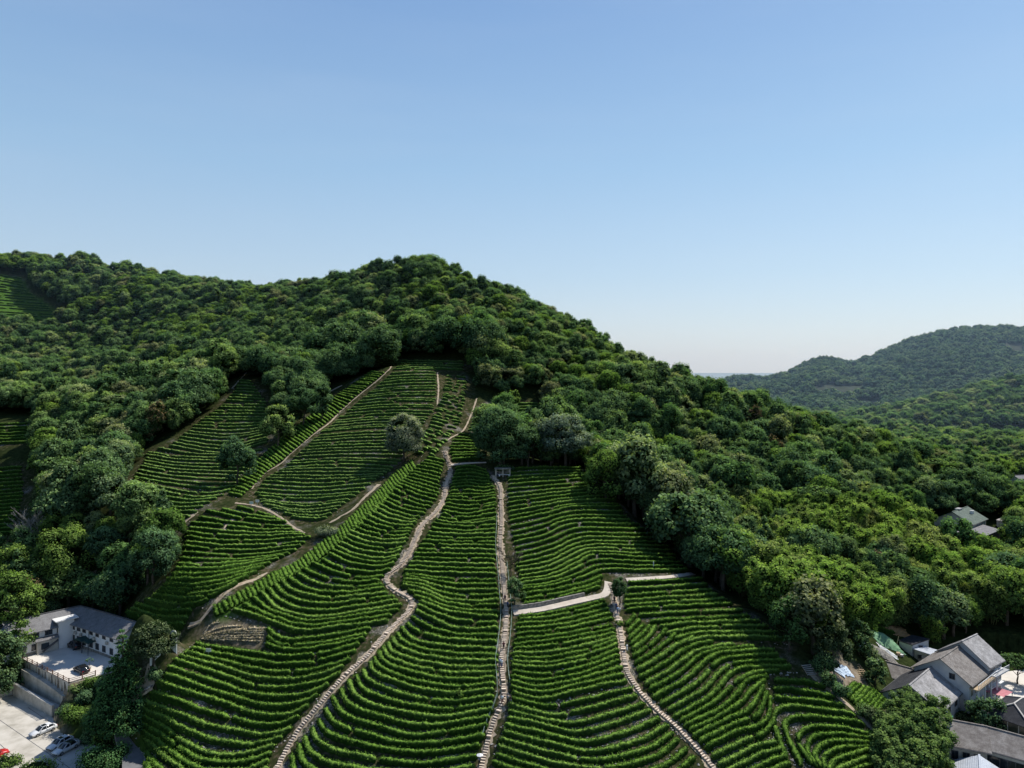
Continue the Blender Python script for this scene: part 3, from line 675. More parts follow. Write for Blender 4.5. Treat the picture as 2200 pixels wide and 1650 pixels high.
# ------------------------------------------------------------------ trees
M_bark = surf('tree_bark', (0.05, 0.04, 0.03), (0.13, 0.11, 0.09), 3, 1.0)
M_pale_bark = surf('grey_dead_wood', (0.20, 0.19, 0.18), (0.38, 0.36, 0.34), 3, 1.0)
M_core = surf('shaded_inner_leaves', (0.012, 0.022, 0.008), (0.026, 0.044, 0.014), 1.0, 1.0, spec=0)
M_broad = foliage('broadleaf_leaves', [(0.083, 0.149, 0.066), (0.163, 0.262, 0.112), (0.108, 0.196, 0.097), (0.237, 0.331, 0.127), (0.139, 0.243, 0.112), (0.098, 0.179, 0.107), (0.262, 0.331, 0.178), (0.191, 0.212, 0.130), (0.125, 0.232, 0.089), (0.087, 0.166, 0.076)], 0.36, 0.7)
M_dark = foliage('evergreen_leaves', [(0.077, 0.148, 0.075), (0.120, 0.207, 0.105), (0.151, 0.238, 0.118), (0.092, 0.166, 0.087)], 0.30, 0.8)
M_fresh = foliage('fresh_green_leaves', [(0.121, 0.213, 0.058), (0.172, 0.265, 0.077), (0.144, 0.241, 0.065)], 0.38, 0.8)
M_bamboo = foliage('bamboo_leaves', [(0.172, 0.293, 0.071), (0.247, 0.356, 0.101), (0.190, 0.305, 0.078), (0.253, 0.310, 0.127), (0.132, 0.224, 0.063)], 0.42, 0.8)
M_bamboo_deep = foliage('village_bamboo_leaves', [(0.108, 0.180, 0.066), (0.150, 0.228, 0.084)], 0.38, 0.8)
M_grey = foliage('grey_green_leaves', [(0.25, 0.29, 0.22), (0.27, 0.31, 0.24)], 0.36, 0.8)
M_silver = foliage('silvery_leaves', [(0.20, 0.26, 0.20), (0.24, 0.30, 0.23)], 0.30, 0.9)
M_greyd = foliage('dull_grey_green_leaves', [(0.090, 0.130, 0.070), (0.110, 0.150, 0.080)], 0.2, 0.8)
M_meta = foliage('feathery_conifer_leaves', [(0.084, 0.180, 0.074), (0.102, 0.210, 0.084)], 0.30, 0.9)
M_brown = foliage('browning_leaves', [(0.12, 0.085, 0.065), (0.15, 0.12, 0.07)], 0.2, 0.8)
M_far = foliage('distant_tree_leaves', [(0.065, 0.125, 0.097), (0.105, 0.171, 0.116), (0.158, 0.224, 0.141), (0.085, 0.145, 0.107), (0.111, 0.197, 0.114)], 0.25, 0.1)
def leaf_quads(c, nrm, s, r):
    n = len(c); up = nrm+r.normal(0, .5, (n, 3)); up /= np.linalg.norm(up, axis=1)[:, None]+1e-9
    a = np.cross(up, r.normal(0, 1, (n, 3))); a /= np.linalg.norm(a, axis=1)[:, None]+1e-9; b = np.cross(up, a)
    s = s[:, None]; k = r.uniform(.55, 1.0, (n, 1)); bend = up*s*0.25
    P = np.stack([c-a*s-bend, c-b*s*k, c+a*s-bend, c+b*s*k], 1).reshape(-1, 3)
    i = np.arange(n)*4; return P, np.stack([i, i+1, i+2, i+3], 1)
def ico(sub=1):
    bm_v = []; t = (1+5**.5)/2
    V = [(-1, t, 0), (1, t, 0), (-1, -t, 0), (1, -t, 0), (0, -1, t), (0, 1, t), (0, -1, -t), (0, 1, -t), (t, 0, -1), (t, 0, 1), (-t, 0, -1), (-t, 0, 1)]
    T = [(0, 11, 5), (0, 5, 1), (0, 1, 7), (0, 7, 10), (0, 10, 11), (1, 5, 9), (5, 11, 4), (11, 10, 2), (10, 7, 6), (7, 1, 8), (3, 9, 4), (3, 4, 2), (3, 2, 6), (3, 6, 8), (3, 8, 9), (4, 9, 5), (2, 4, 11), (6, 2, 10), (8, 6, 7), (9, 8, 1)]
    V = np.array(V, float); return V/np.linalg.norm(V[0]), np.array(T)
IV, IT = ico()
def crown_mesh(name, lobes, leaf, per, mat, seed=0, down=0.4, core=0.74, flat=1.0):
    """lobes: (x,y,z,r); leaves cover each lobe's outer shell, dark core inside each lobe"""
    r = np.random.default_rng(seed); L = np.array(lobes); C = L[:, :3].mean(0)
    cs, ns, ss, sv_ = [], [], [], []
    for (x, y, z, rad) in L:
        k = int(per*(rad/1.6)**2*1.0)+6
        d = r.normal(0, 1, (k*2, 3)); d /= np.linalg.norm(d, axis=1)[:, None]
        out = np.array([x, y, z])-C; out = out/(np.linalg.norm(out)+1e-6)
        keep = (d@out > -0.35) & (d[:, 2] > -0.55); d = d[keep][:k]
        rr = rad*np.where(r.random(len(d)) < .16, r.uniform(1.1, 1.42, len(d)), r.uniform(.74, 1.12, len(d)))[:, None]
        p = np.array([x, y, z])+d*rr*np.array([r.uniform(.8, 1.25), r.uniform(.8, 1.25), flat*r.uniform(.8, 1.15)])
        # drop what lies deep inside another lobe
        dist = np.linalg.norm(p[:, None]-L[None, :, :3], axis=2)/L[None, :, 3]
        ok = (dist < 0.72).sum(1) == 0; p, d = p[ok], d[ok]
        cs.append(p); ns.append(d+np.array([0, 0, down])); ss.append(leaf*r.uniform(.6, 1.35, len(p))); sv_.append(np.clip(.42+.62*d[:, 2]+r.normal(0, .12, len(p)), 0, 1.1))  # last value paints upward leaves lit and lower ones shaded
    P, Q = leaf_quads(np.vstack(cs), np.vstack(ns), np.concatenate(ss), r); nq = len(Q)
    CV, CT = [], []; b = len(P)
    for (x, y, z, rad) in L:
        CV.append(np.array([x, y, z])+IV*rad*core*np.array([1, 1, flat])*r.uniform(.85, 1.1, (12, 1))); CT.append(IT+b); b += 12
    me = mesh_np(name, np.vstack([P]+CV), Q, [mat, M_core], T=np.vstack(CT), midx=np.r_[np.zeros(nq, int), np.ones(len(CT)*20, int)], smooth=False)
    return set_top_light(me, np.r_[np.repeat(np.concatenate(sv_), 4), np.zeros(len(CT)*12)])
def broad_lobes(r, R_=4.6, H=6.5, zb=3.5, n=18, lr=(1.5, 2.2), shape='round'):
    out = []
    for i in range(n*3):
        if len(out) >= n: break
        a = r.uniform(0, 6.283); t = r.uniform(-0.7, 1)
        if shape == 'round': rad = math.sqrt(max(0, 1-(t if t > 0 else t*.8)**2))*R_*.74*r.uniform(.75, 1.08)
        elif shape == 'tall': rad = (1-abs(t-.3)*.75)*R_*.6
        elif shape == 'umbrella': t = r.uniform(.55, 1); rad = r.uniform(.1, 1)**.5*R_*.85; t = 1-.45*(rad/R_)**2+r.uniform(-.1, .05)
        elif shape == 'cone': t = r.uniform(-.8, 1); rad = R_*(1-t)*.42*r.uniform(.7, 1)+.2
        else: rad = R_*(1-t)*.75+.4
        c = (rad*math.cos(a), rad*math.sin(a), zb+H*.42+t*H*.42, r.uniform(*lr))
        if all((c[0]-o[0])**2+(c[1]-o[1])**2+(c[2]-o[2])**2 > (.62*lr[0])**2 for o in out): out.append(c)
    if shape != 'umbrella': out.append((0, 0, zb+H*.45, lr[1]*1.15))
    return out
def trunk_mesh(name, h, rad, mat, seed=0, limbs=5, spread=2.4, dead=False):
    r = random.Random(seed); mb = MB()
    pts = [(r.uniform(-.15, .15)*i, r.uniform(-.15, .15)*i, h*i/4-0.4*(i == 0)) for i in range(5)]
    mb.tube(pts, [rad*(1.25-.2*i) for i in range(5)], 7)
    for k in range(limbs):
        t = r.uniform(.4, .95); a = k*2.4+r.uniform(-.5, .5); z = h*t; q = pts[min(4, int(t*4))]
        L = spread*r.uniform(.6, 1.1); e = (q[0]+math.cos(a)*L, q[1]+math.sin(a)*L, z+L*r.uniform(.6, 1.1)); m_ = tuple((q[j] if j < 2 else z)*.5+e[j]*.5+(.15 if j == 2 else 0) for j in range(3))
        mb.tube([(q[0], q[1], z), m_, e], [rad*.45, rad*.3, rad*.12], 5)
        if dead:
            for j in range(6):
                s = r.uniform(.3, .95); p0 = tuple(m_[i]*(1-s)+e[i]*s for i in range(3)); b_ = a+r.uniform(-1, 1); l2 = r.uniform(.8, 1.9)
                p1 = (p0[0]+math.cos(b_)*l2*.7, p0[1]+math.sin(b_)*l2*.7, p0[2]+l2*r.uniform(.5, 1))
                mb.tube([p0, p1], [.06, .02], 4)
                for u_ in range(3):
                    c_ = b_+r.uniform(-1, 1); mb.tube([p1, (p1[0]+math.cos(c_)*.6, p1[1]+math.sin(c_)*.6, p1[2]+r.uniform(.2, .8))], [.03, .012], 3)
    return mb.mesh(name, mat, True)
rr_ = np.random.default_rng(3)
# broadleaf prototypes (crown mesh, trunk mesh, crown half width, total height)
def proto(shape, seed, R_, H, zb, n, lr, mat, leaf=.25, per=160, flat=1.0):
    r = np.random.default_rng(seed)
    return (crown_mesh('crown', broad_lobes(r, R_, H, zb, n, lr, shape), leaf, per, mat, seed, flat=flat), trunk_mesh('trunk', zb+H*.45, .22+.02*R_, M_bark, seed, 5, R_*.55))
BROAD = [proto('round', 1, 4.8, 7.5, 3.0, 28, (.9, 2.1), M_broad), proto('round', 2, 4.2, 9.0, 3.0, 28, (.8, 1.9), M_broad), proto('tall', 3, 4.4, 12.0, 2.5, 30, (.8, 1.8), M_broad),
         proto('round', 4, 5.4, 7.5, 3.0, 30, (.9, 2.1), M_dark), proto('round', 5, 4.6, 8.0, 2.6, 28, (.8, 1.8), M_fresh), proto('tall', 6, 4.0, 11.5, 2.0, 28, (.8, 1.7), M_dark), proto('umbrella', 7, 5.4, 9.0, 3.0, 34, (.8, 1.5), M_broad, flat=.5),
         proto('cone', 8, 4.2, 12.5, 1.5, 34, (.6, 1.3), M_dark, leaf=.22), proto('tall', 9, 3.4, 8.5, 2.0, 16, (.6, 1.2), M_brown, leaf=.2, per=110)]
BKIND = ['rounded mid green broadleaf tree', 'upright mid green broadleaf tree', 'tall slim green tree', 'wide dark evergreen tree', 'fresh bright green tree', 'tall dark evergreen tree', 'flat topped spreading green tree', 'pointed dark conifer', 'thin browning tree']
BP = [.2, .18, .14, .14, .08, .09, .06, .09, .02]
def bamboo_proto(seed, mat, n=13, leaf=.17):
    """arching culms, each ending in a drooping plume"""
    r = np.random.default_rng(seed); lob = []; mb = MB()
    for i in range(n):
        a = r.uniform(0, 6.283); d = r.uniform(.2, 3.0); h = r.uniform(6.0, 10.0); b0 = (math.cos(a)*d*.35, math.sin(a)*d*.35)
        pts = [(b0[0], b0[1], -.3)]
        for t in (.35, .65, .85, 1.0): pts.append((b0[0]+math.cos(a)*d*t**2*1.2, b0[1]+math.sin(a)*d*t**2*1.2, h*(t-.10*t**3)))
        mb.tube(pts, [.07, .06, .05, .035, .02], 4)
        for t in (.30, .5, .68, .84, 1.0): lob.append((b0[0]+math.cos(a)*d*t**2*1.25, b0[1]+math.sin(a)*d*t**2*1.25, h*(t-.1*t**3), (1.55-.55*t)*r.uniform(.75, 1.15)))
    return (crown_mesh('leaf_plumes', lob, leaf, 250, mat, seed, down=.9, core=.62, flat=1.05), mb.mesh('culms', surf_culm, True))
surf_culm = surf('bamboo_culm', (0.10, 0.13, 0.05), (0.20, 0.22, 0.10), 4, .6)
BAMBOO = [bamboo_proto(21, M_bamboo), bamboo_proto(22, M_bamboo, 15), bamboo_proto(23, M_bamboo, 11)]
BAMBOO2 = [bamboo_proto(25, M_bamboo_deep, 10, .22), bamboo_proto(26, M_bamboo_deep, 11, .22)]
def place(name, kids, pos, rz, sc, label, cat, group=None):
    e = empty(name, pos, rz); e.scale = (sc[0], sc[0], sc[1]) if hasattr(sc, '__len__') else (sc, sc, sc); tag(e, label, cat, group)
    for kn, me in kids:
        o = link(bpy.data.objects.new(kn, me)); o.parent = e
    return e

# forest sites: jittered grid over the wooded ground
def sites(x0, x1, y0, y1, s):
    gx, gy = np.meshgrid(np.arange(x0, x1, s), np.arange(y0, y1, s)); gx = gx+np.where((np.arange(gx.shape[0]) % 2 == 0)[:, None], 0, s/2)
    return (gx+rng.uniform(-.36, .36, gx.shape)*s).ravel(), (gy+rng.uniform(-.36, .36, gy.shape)*s).ravel()
SX, SY = sites(-480, 420, 130, 330, 4.9)
SX3, SY3 = sites(-480, 420, 330, 520, 4.3)
SX, SY = np.r_[SX, SX3], np.r_[SY, SY3]
SX2, SY2 = sites(-560, 560, 520, 700, 6.2)
SX, SY = np.r_[SX, SX2], np.r_[SY, SY2]
SZ = ground(SX, SY)
inR = (SX > RX0) & (SX < RX1) & (SY < RY1)
ok = ~(inR & look(CLEAR, SX, SY)) & (np.abs(SX/SY) < 0.92) & (SY < 690)
ok &= ~((SY < 158) & (np.abs(SX) < 85))
SX, SY, SZ = SX[ok], SY[ok], SZ[ok]
spx, spy = to_px(SX, SY, SZ+7)
# visibility of each crown top over the ground between
def visible(X, Y, Z):
    out = np.ones(len(X), bool); ts = np.linspace(.35, .985, 60)
    for k in range(len(X)):
        g = ground(X[k]*ts, Y[k]*ts)+4; ray = CAMZ+(Z[k]-CAMZ)*ts
        if (g > ray).any(): out[k] = False
    return out
VIS = visible(SX, SY, SZ+11)
cull = ((spx > 1990) & (spx < 2175) & (SY < 278) & (spy < 1185)) | ((spx > 1850) & (SY < 172)) | ((spx > 2155) & (SY > 300) & (SY < 395) & (spy > 960)) | ((spx > 195) & (spx < 350) & (spy > 1285) & (SY < 178)) | ((spx < 84) & (spy > 860) & (spy < 1160) & (SY > 200))
keep = (VIS | (SY > 380) | (rng.random(len(SX)) < .5)) & ~cull
SX, SY, SZ, spx, spy, VIS = [a[keep] for a in (SX, SY, SZ, spx, spy, VIS)]
isbam = (((spx > 1560) & (spx < 2300) & (spy > 1075) & (SY < 262) & (vnoise(SX, SY, 30, 9) > -0.28)) | ((spx > 1640) & (spy > 1150) & (spx < 1850)))
isbam &= vnoise(SX, SY, 12, 19) < .08
isbam |= (SY > 300) & (spx > 2000) & (vnoise(SX, SY, 40, 12) > 0)
thin = ~(isbam & (rng.random(len(SX)) < .16))
SX, SY, SZ, spx, spy, VIS, isbam = [a[thin] for a in (SX, SY, SZ, spx, spy, VIS, isbam)]
near_lim = np.sort(SY[VIS & ~isbam & (spx > -15) & (spx < 2215) & (spy < 1660)])[284]
EDGE = look(dilate(TEA, 11), SX, SY) & (((spx > 1250) & (spy > 1000) & (spy < 1290)) | ((spx > 690) & (spx < 1080) & (spy < 765)))
kindn = vnoise(SX, SY, 45, 13); kid = np.array([rng.choice(9, p=BP) for _ in SX])
kid = np.where((kindn > .22) & (rng.random(len(SX)) < .5), 4, kid); kid = np.where((spx > 500) & (spx < 900) & (spy > 700) & (spy < 950) & (rng.random(len(SX)) < .7), 3, kid)
kid[(kid == 6) & (SY > 320)] = 0; kid[(kid >= 7) & (SY > 330)] = 1; kid[np.isin(kid, (2, 5, 7, 8)) & EDGE] = 3
def size_at(k): return (rng.uniform(.6, 1.3)*(1.05+.55*float(vnoise(SX[k:k+1], SY[k:k+1], 22, 77)[0])) if not isbam[k] else rng.uniform(.75, 1.5))*(.82 if SY[k] > 330 and not EDGE[k] else 1)*(1.38 if EDGE[k] and not isbam[k] else (1.2 if EDGE[k] else 1))
ZONE = lambda x, y: ('below the left ridge' if y < 1000 else 'in the left wood beside the white building') if x < 640 else ('on the wooded summit slope above the tea' if x < 1150 and y < 900 else ('at the wood edge right of the tea' if x < 1650 else 'on the lower right wooded slope'))
stuff_pts = {k: [] for k in range(9)}; bam_pts = [[], [], []]; nb = 0
order = np.argsort(SY); nind = 0
for k in order:
    sc = size_at(k); pos = (SX[k], SY[k], SZ[k]-.2); rz = rng.uniform(0, 6.28); vis_in = VIS[k] and -15 < spx[k] < 2215 and spy[k] < 1665
    if isbam[k]:
        j = int(rng.integers(0, 3))
        if vis_in and nb < 150:
            nb += 1; place('bamboo_clump', [('leaf_plumes', BAMBOO[j][0]), ('culms', BAMBOO[j][1])], pos, rz, (sc*1.0, sc*1.0), ['pale yellow green bamboo clump with drooping plumes in the right hand grove', 'full bamboo clump with arching plumes in the right hand grove', 'small loose bamboo clump in the right hand grove'][j], 'bamboo', 'bamboo clumps of the right hand grove')
        else: bam_pts[j].append((*pos, rz, sc, sc))
    else:
        j = int(kid[k])
        if vis_in and nind < 285:
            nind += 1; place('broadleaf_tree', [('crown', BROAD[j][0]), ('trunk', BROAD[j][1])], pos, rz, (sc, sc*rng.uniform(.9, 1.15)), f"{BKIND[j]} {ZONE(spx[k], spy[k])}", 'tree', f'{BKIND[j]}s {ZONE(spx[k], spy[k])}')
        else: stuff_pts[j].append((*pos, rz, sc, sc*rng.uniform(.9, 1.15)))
print('trees', nind, nb, sum(len(v) for v in stuff_pts.values()), sum(len(v) for v in bam_pts))

# forest as one mass: trees instanced on points
def scatter(name, label, cat, sets):
    """sets: list of (points [(x,y,z,rz,s,sz)], source mesh)"""
    P = np.array([p for pts, _ in sets for p in pts]); which = np.array([i for i, (pts, _) in enumerate(sets) for _ in pts], np.int32)
    me = bpy.data.meshes.new(name); me.vertices.add(len(P)); me.vertices.foreach_set('co', P[:, :3].astype(np.float32).ravel())
    a = me.attributes.new('spin', 'FLOAT', 'POINT'); a.data.foreach_set('value', P[:, 3].astype(np.float32))
    a = me.attributes.new('grow', 'FLOAT_VECTOR', 'POINT'); a.data.foreach_set('vector', P[:, [4, 4, 5]].astype(np.float32).ravel())
    a = me.attributes.new('which', 'INT', 'POINT'); a.data.foreach_set('value', which)
    o = link(bpy.data.objects.new(name, me)); ng = bpy.data.node_groups.new(name, 'GeometryNodeTree')
    ng.interface.new_socket('Geometry', in_out='INPUT', socket_type='NodeSocketGeometry'); ng.interface.new_socket('Geometry', in_out='OUTPUT', socket_type='NodeSocketGeometry')
    gi = ng.nodes.new('NodeGroupInput'); go = ng.nodes.new('NodeGroupOutput'); J = ng.nodes.new('GeometryNodeJoinGeometry')
    def attr(n, t):
        x = ng.nodes.new('GeometryNodeInputNamedAttribute'); x.data_type = t; x.inputs[0].default_value = n; return x.outputs[0]
    sp_ = attr('spin', 'FLOAT'); gr = attr('grow', 'FLOAT_VECTOR'); wh = attr('which', 'INT')
    cmb = ng.nodes.new('ShaderNodeCombineXYZ'); ng.links.new(sp_, cmb.inputs[2])
    for i, (_, src) in enumerate(sets):
        oi = ng.nodes.new('GeometryNodeObjectInfo'); oi.inputs['Object'].default_value = src; oi.inputs['As Instance'].default_value = False
        cp = ng.nodes.new('FunctionNodeCompare'); cp.data_type = 'INT'; cp.operation = 'EQUAL'; ng.links.new(wh, cp.inputs[2]); cp.inputs[3].default_value = i
        ip = ng.nodes.new('GeometryNodeInstanceOnPoints'); ng.links.new(gi.outputs[0], ip.inputs['Points']); ng.links.new(cp.outputs[0], ip.inputs['Selection'])
        ng.links.new(oi.outputs['Geometry'], ip.inputs['Instance']); ng.links.new(cmb.outputs[0], ip.inputs['Rotation']); ng.links.new(gr, ip.inputs['Scale'])
        ng.links.new(ip.outputs[0], J.inputs[0])
    ng.links.new(J.outputs[0], go.inputs[0])
    md_ = o.modifiers.new('grow', 'NODES'); md_.node_group = ng
    return tag(o, label, cat, kind='stuff')
def src(me):
    return next(o for o in scene.objects if o.data is me)
def far_copy(me, seed, leaf=.62, frac=.45):
    return me
scatter('forest', 'dense mixed wood covering the summit and ridges', 'forest', [(stuff_pts[j], src(BROAD[j][0])) for j in range(9) if stuff_pts[j]])
scatter('bamboo_grove', 'yellow green bamboo filling the valley wood', 'bamboo', [(bam_pts[j], src(BAMBOO[j][0])) for j in range(3) if bam_pts[j]])
# distant hills: coarser crowns
def far_proto(seed):
    r = np.random.default_rng(seed); return crown_mesh('distant_crown', broad_lobes(r, 5.2, 7, 1.5, 12, (1.7, 2.5)), .75, 22, M_far, seed)
FP = [far_proto(40+i) for i in range(3)]
fo = []
for i, me in enumerate(FP):
    x = (330+i*9)*1.0; y = 735.0
    u, v = x/y, y; zz = float(bil(zf, np.array([u]), np.array([math.log(y)]), 0.08, 1.05, math.log(700), math.log(3600))[0])
    t = place('distant_tree', [('crown', me), ('trunk', trunk_mesh('trunk', 5, .3, M_bark, i, 3))], (x, y, zz), i, 1.0, ['round distant tree at the foot of the middle hill', 'uneven distant tree at the foot of the middle hill', 'low distant tree at the foot of the middle hill'][i], 'tree', 'trees at the foot of the middle hill')
    fo.append(src(me))
fx, fy = [], []
X, Y = sites(60, 1150, 705, 1100, 8.0); fx.append(X); fy.append(Y)
X, Y = sites(200, 1750, 1100, 1700, 10.5); fx.append(X); fy.append(Y)
fx = np.concatenate(fx); fy = np.concatenate(fy); u = fx/fy
ok = (u > .1) & (u < .86); fx, fy, u = fx[ok], fy[ok], u[ok]
fz = bil(zf, u, np.log(fy), 0.08, 1.05, math.log(700), math.log(3600))
# clearings: a few tea terraces on the far hill
pxf, pyf = to_px(fx, fy, fz)
clr = ((np.abs(pxf-1805) < 55) & (np.abs(pyf-838) < 9)) | ((np.abs(pxf-1865) < 30) & (np.abs(pyf-868) < 10)) | ((np.abs(pxf-2180) < 25) & (np.abs(pyf-752) < 9)) | (vnoise(fx, fy, 40, 31) > .42)
fx, fy, fz = fx[~clr], fy[~clr], fz[~clr]
pts = [[], [], []]; mpts = [[], [], []]
for k in range(len(fx)): (mpts if fy[k] < 1010 else pts)[k % 3].append((fx[k], fy[k], fz[k]-1, rng.uniform(0, 6), rng.uniform(.75, 1.9), rng.uniform(.7, 1.7)))
print('far trees', len(fx))
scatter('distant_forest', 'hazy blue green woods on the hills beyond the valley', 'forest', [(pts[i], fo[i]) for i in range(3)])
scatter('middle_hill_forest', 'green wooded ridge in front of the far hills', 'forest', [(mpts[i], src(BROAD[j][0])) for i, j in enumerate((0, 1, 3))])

# ---- single trees that stand out
def stand(px, py):
    w = cast(px, py)[0]; return w
def lone(name, px, py, wpx, hpx, shape, mat, label, seed, leaf=.26, per=120, n=26, lr=(.9, 1.4), kids=None, zb=None, cat='tree', flat=1.0, group=None):
    w = stand(px, py); m = w[1]/F; R_ = wpx*m/2; H = hpx*m/.98; zb = H*.06 if zb is None else zb*H
    r = np.random.default_rng(seed); lrr = (lr[0]*R_/5, lr[1]*R_/5) if shape != 'cone' else (.13*R_, .26*R_)
    lob = broad_lobes(r, R_*1.0, (H-zb)*1.0, zb, n, (R_*.22, R_*.34), shape)
    me = crown_mesh('crown', lob, leaf, per/((R_*.3/1.6)**2)*1.0 if False else per, mat, seed, flat=flat)
    tk = trunk_mesh('trunk', zb+(H-zb)*.5, max(.14, R_*.05), M_bark, seed, 6, R_*.5)
    return place(name, [('crown', me), ('trunk', tk)], (w[0], w[1], w[2]-.1), 0, 1, label, cat, group)
lone('domed_tree', 868, 990, 84, 108, 'round', M_grey, 'pale grey green domed tree standing alone in the broad tea field', 51, .2, 210, 52, zb=.12)
lone('round_tree', 597, 962, 74, 100, 'round', M_broad, 'lone round crowned tree at the left edge of the dirt ridge rows', 52, .26, 130, zb=.12)
lone('round_tree', 652, 915, 74, 88, 'round', M_dark, 'dark round tree beside the gully above the slanting rows', 53, .26, 130)
lone('round_tree', 692, 905, 52, 92, 'tall', M_dark, 'small dark upright tree nearest the slanting rows', 54, .26, 130)
lone('round_tree', 510, 1042, 82, 110, 'round', M_broad, 'lone full tree at the lower end of the left tea field', 55, .26, 130)
lone('clumped_tree', 1075, 1000, 118, 132, 'round', M_dark, 'large dark clumped tree at the head of the straight path', 56, .26, 120, 34)
lone('clumped_tree', 1135, 1004, 66, 90, 'round', M_dark, 'lower dark tree right of the large clumped tree', 57, .26, 120)
lone('silvery_tree', 1215, 1003, 118, 118, 'round', M_silver, 'silvery grey spreading tree above the right hand tea rows', 58, .30, 130, 40, flat=.6, zb=.22)
lone('round_tree', 1275, 1003, 60, 110, 'round', M_broad, 'green tree with yellowing leaves right of the silvery tree', 59, .26, 120)
lone('slender_tree', 1103, 890, 36, 56, 'tall', M_fresh, 'small bright yellow green tree above the dark clump', 60, .26, 90)
lone('round_tree', 1105, 1304, 44, 64, 'round', M_dark, 'small dark round tree beside the steps at the path junction', 61, .16, 330, 26, zb=.2)
lone('feathery_tree', 1331, 1300, 46, 66, 'tall', M_dark, 'dark feathery tree beside the top of the right hand path', 62, .13, 260, 26, zb=.1)
lone('round_tree', 1300, 1075, 96, 110, 'round', M_fresh, 'bright tree at the wood edge beside the bare earth bank', 63, .26, 120)
lone('round_tree', 1060, 800, 86, 84, 'round', M_broad, 'broad rounded tree at the top right of the tea fields', 64, .28, 120, 30)
for i, (px, py, w_, h_, lb) in enumerate([(1695, 1400, 90, 130, 'tall loose tree at the lower tip of the right hand wood'), (1790, 1440, 80, 110, 'grey green tree above the blue sheeting'), (1845, 1405, 60, 80, 'dark tree behind the allotment beds'),
        (1880, 1474, 52, 62, 'dark evergreen tree below the low brown roofs'), (2126, 1574, 84, 78, 'deep green tree between the hip roof and the long grey roof'), (2187, 1470, 66, 62, 'small spreading yard tree on the pale paving')]):
    lone('garden_tree', px, py, w_, h_, 'umbrella' if i == 5 else 'round', [M_broad, M_greyd, M_dark, M_dark, M_dark, M_broad][i], lb, 70+i, .2, 170, 26)
for i, (px, py, w_, h_, sh, mt, lb) in enumerate([(28, 1425, 116, 215, 'round', M_fresh, 'large bright green tree overhanging the left end of the white building'), (-5, 1500, 110, 150, 'round', M_dark, 'dark tree at the left edge beside the retaining walls'),
        (140, 1275, 130, 150, 'round', M_fresh, 'bushy bright tree behind the white building'), (40, 1275, 110, 110, 'round', M_fresh, 'light green tree at the left edge under the dead trees'), (330, 1255, 100, 130, 'round', M_broad, 'dark leaved tree at the near edge of the left wood'),
        (255, 1262, 80, 100, 'round', M_broad, 'olive tree at the near edge of the left wood')]):
    lone('broad_tree', px, py, w_, h_, sh, mt, lb, 80+i, .24, 150, 34)
# tall feathery conifer in front of the white building: tiers of drooping sprays
def conifer(px, py, wpx, hpx, label, seed, mat, tiers=17):
    w = stand(px, py); m = w[1]/F; R_ = wpx*m/2; H = hpx*m; r = np.random.default_rng(seed); lob = []
    for i in range(tiers):
        t = i/(tiers-1); rad = R_*(1-t)**.75*.92+.25; z = H*(.10+.88*t); k = max(3, int(11*(1-t)))
        for j in range(k):
            a = 6.283*j/k+r.uniform(-.3, .3)+i*.7; ra = rad*r.uniform(.8, 1.12)
            for f in (.4, .78): lob.append((ra*f*math.cos(a), ra*f*math.sin(a), z-ra*.2*f, max(.45, rad*.27)))
    me = crown_mesh('crown', lob, .19, 170, mat, seed, flat=.62, core=.7)
    place('conifer_tree', [('crown', me), ('trunk', trunk_mesh('trunk', H*.93, .3, M_bark, seed, 0))], (w[0], w[1], w[2]-.1), 0, 1, label, 'tree')
conifer(262, 1562, 138, 212, 'tall feathery conifer in front of the white building forecourt', 90, M_meta)
lone('grey_tree', 330, 1425, 96, 92, 'round', M_greyd, 'greyish airy tree by the arched white wall', 91, .17, 190, 34, zb=.2, flat=.7)
# dead trees and the bare shrub on the path
for i, (px, py, sc, lb) in enumerate([(65, 1215, 1.15, 'bare pale dead tree with fine branches at the left wood'), (84, 1205, .9, 'smaller bare dead tree right of the pale one'), (50, 1190, .85, 'thin leafless tree at the far left')]):
    w = stand(px, py); h = 12*sc
    place('dead_tree', [('branches', trunk_mesh('branches', h, .17, M_pale_bark, 100+i, 15, 3.4, True))], (w[0], w[1], w[2]), 0, 1, lb, 'tree', 'dead trees at the left wood')
w = stand(1097, 1240); M_twig = foliage('thin_olive_leaves', [(0.05, 0.07, 0.03), (0.06, 0.08, 0.035)], .2, 1)
place('bare_tree', [('branches', trunk_mesh('branches', 4.2, .12, M_bark, 107, 12, 2.0, True)), ('crown', crown_mesh('crown', broad_lobes(np.random.default_rng(7), 2.0, 4.4, 1.6, 14, (.4, .6), 'tall'), .10, 240, M_twig, 7, core=.2))], (w[0], w[1], w[2]), 0, 1, 'thin half bare tree beside the straight steps', 'tree')
w = stand(1580//1+0, 1065)
# shrubs
def shrub(px, py, wpx, hpx, mat, label, seed, name='shrub', group=None, leaf=.15):
    w = stand(px, py); m = w[1]/F; R_ = wpx*m/2; H = hpx*m; r = np.random.default_rng(seed)
    lob = [(r.uniform(-.55, .55)*R_, r.uniform(-.5, .5)*R_, H*r.uniform(.25, .62), R_*r.uniform(.34, .5)) for _ in range(9)]+[(0, 0, H*.35, R_*.6)]
    mb = MB(); mb.tube([(0, 0, -.3), (0, 0, H*.4)], [.08, .05], 5)
    for a in range(4): mb.tube([(0, 0, .1), (math.cos(a*1.6)*R_*.4, math.sin(a*1.6)*R_*.4, H*.5)], [.05, .02], 4)
    return place(name, [('foliage', crown_mesh('foliage', lob, leaf, 260, mat, seed, flat=H/R_*.8 if H < R_ else 1)), ('stem', mb.mesh('stem', M_bark))], (w[0], w[1], w[2]-.05), 0, 1, label, 'shrub', group)
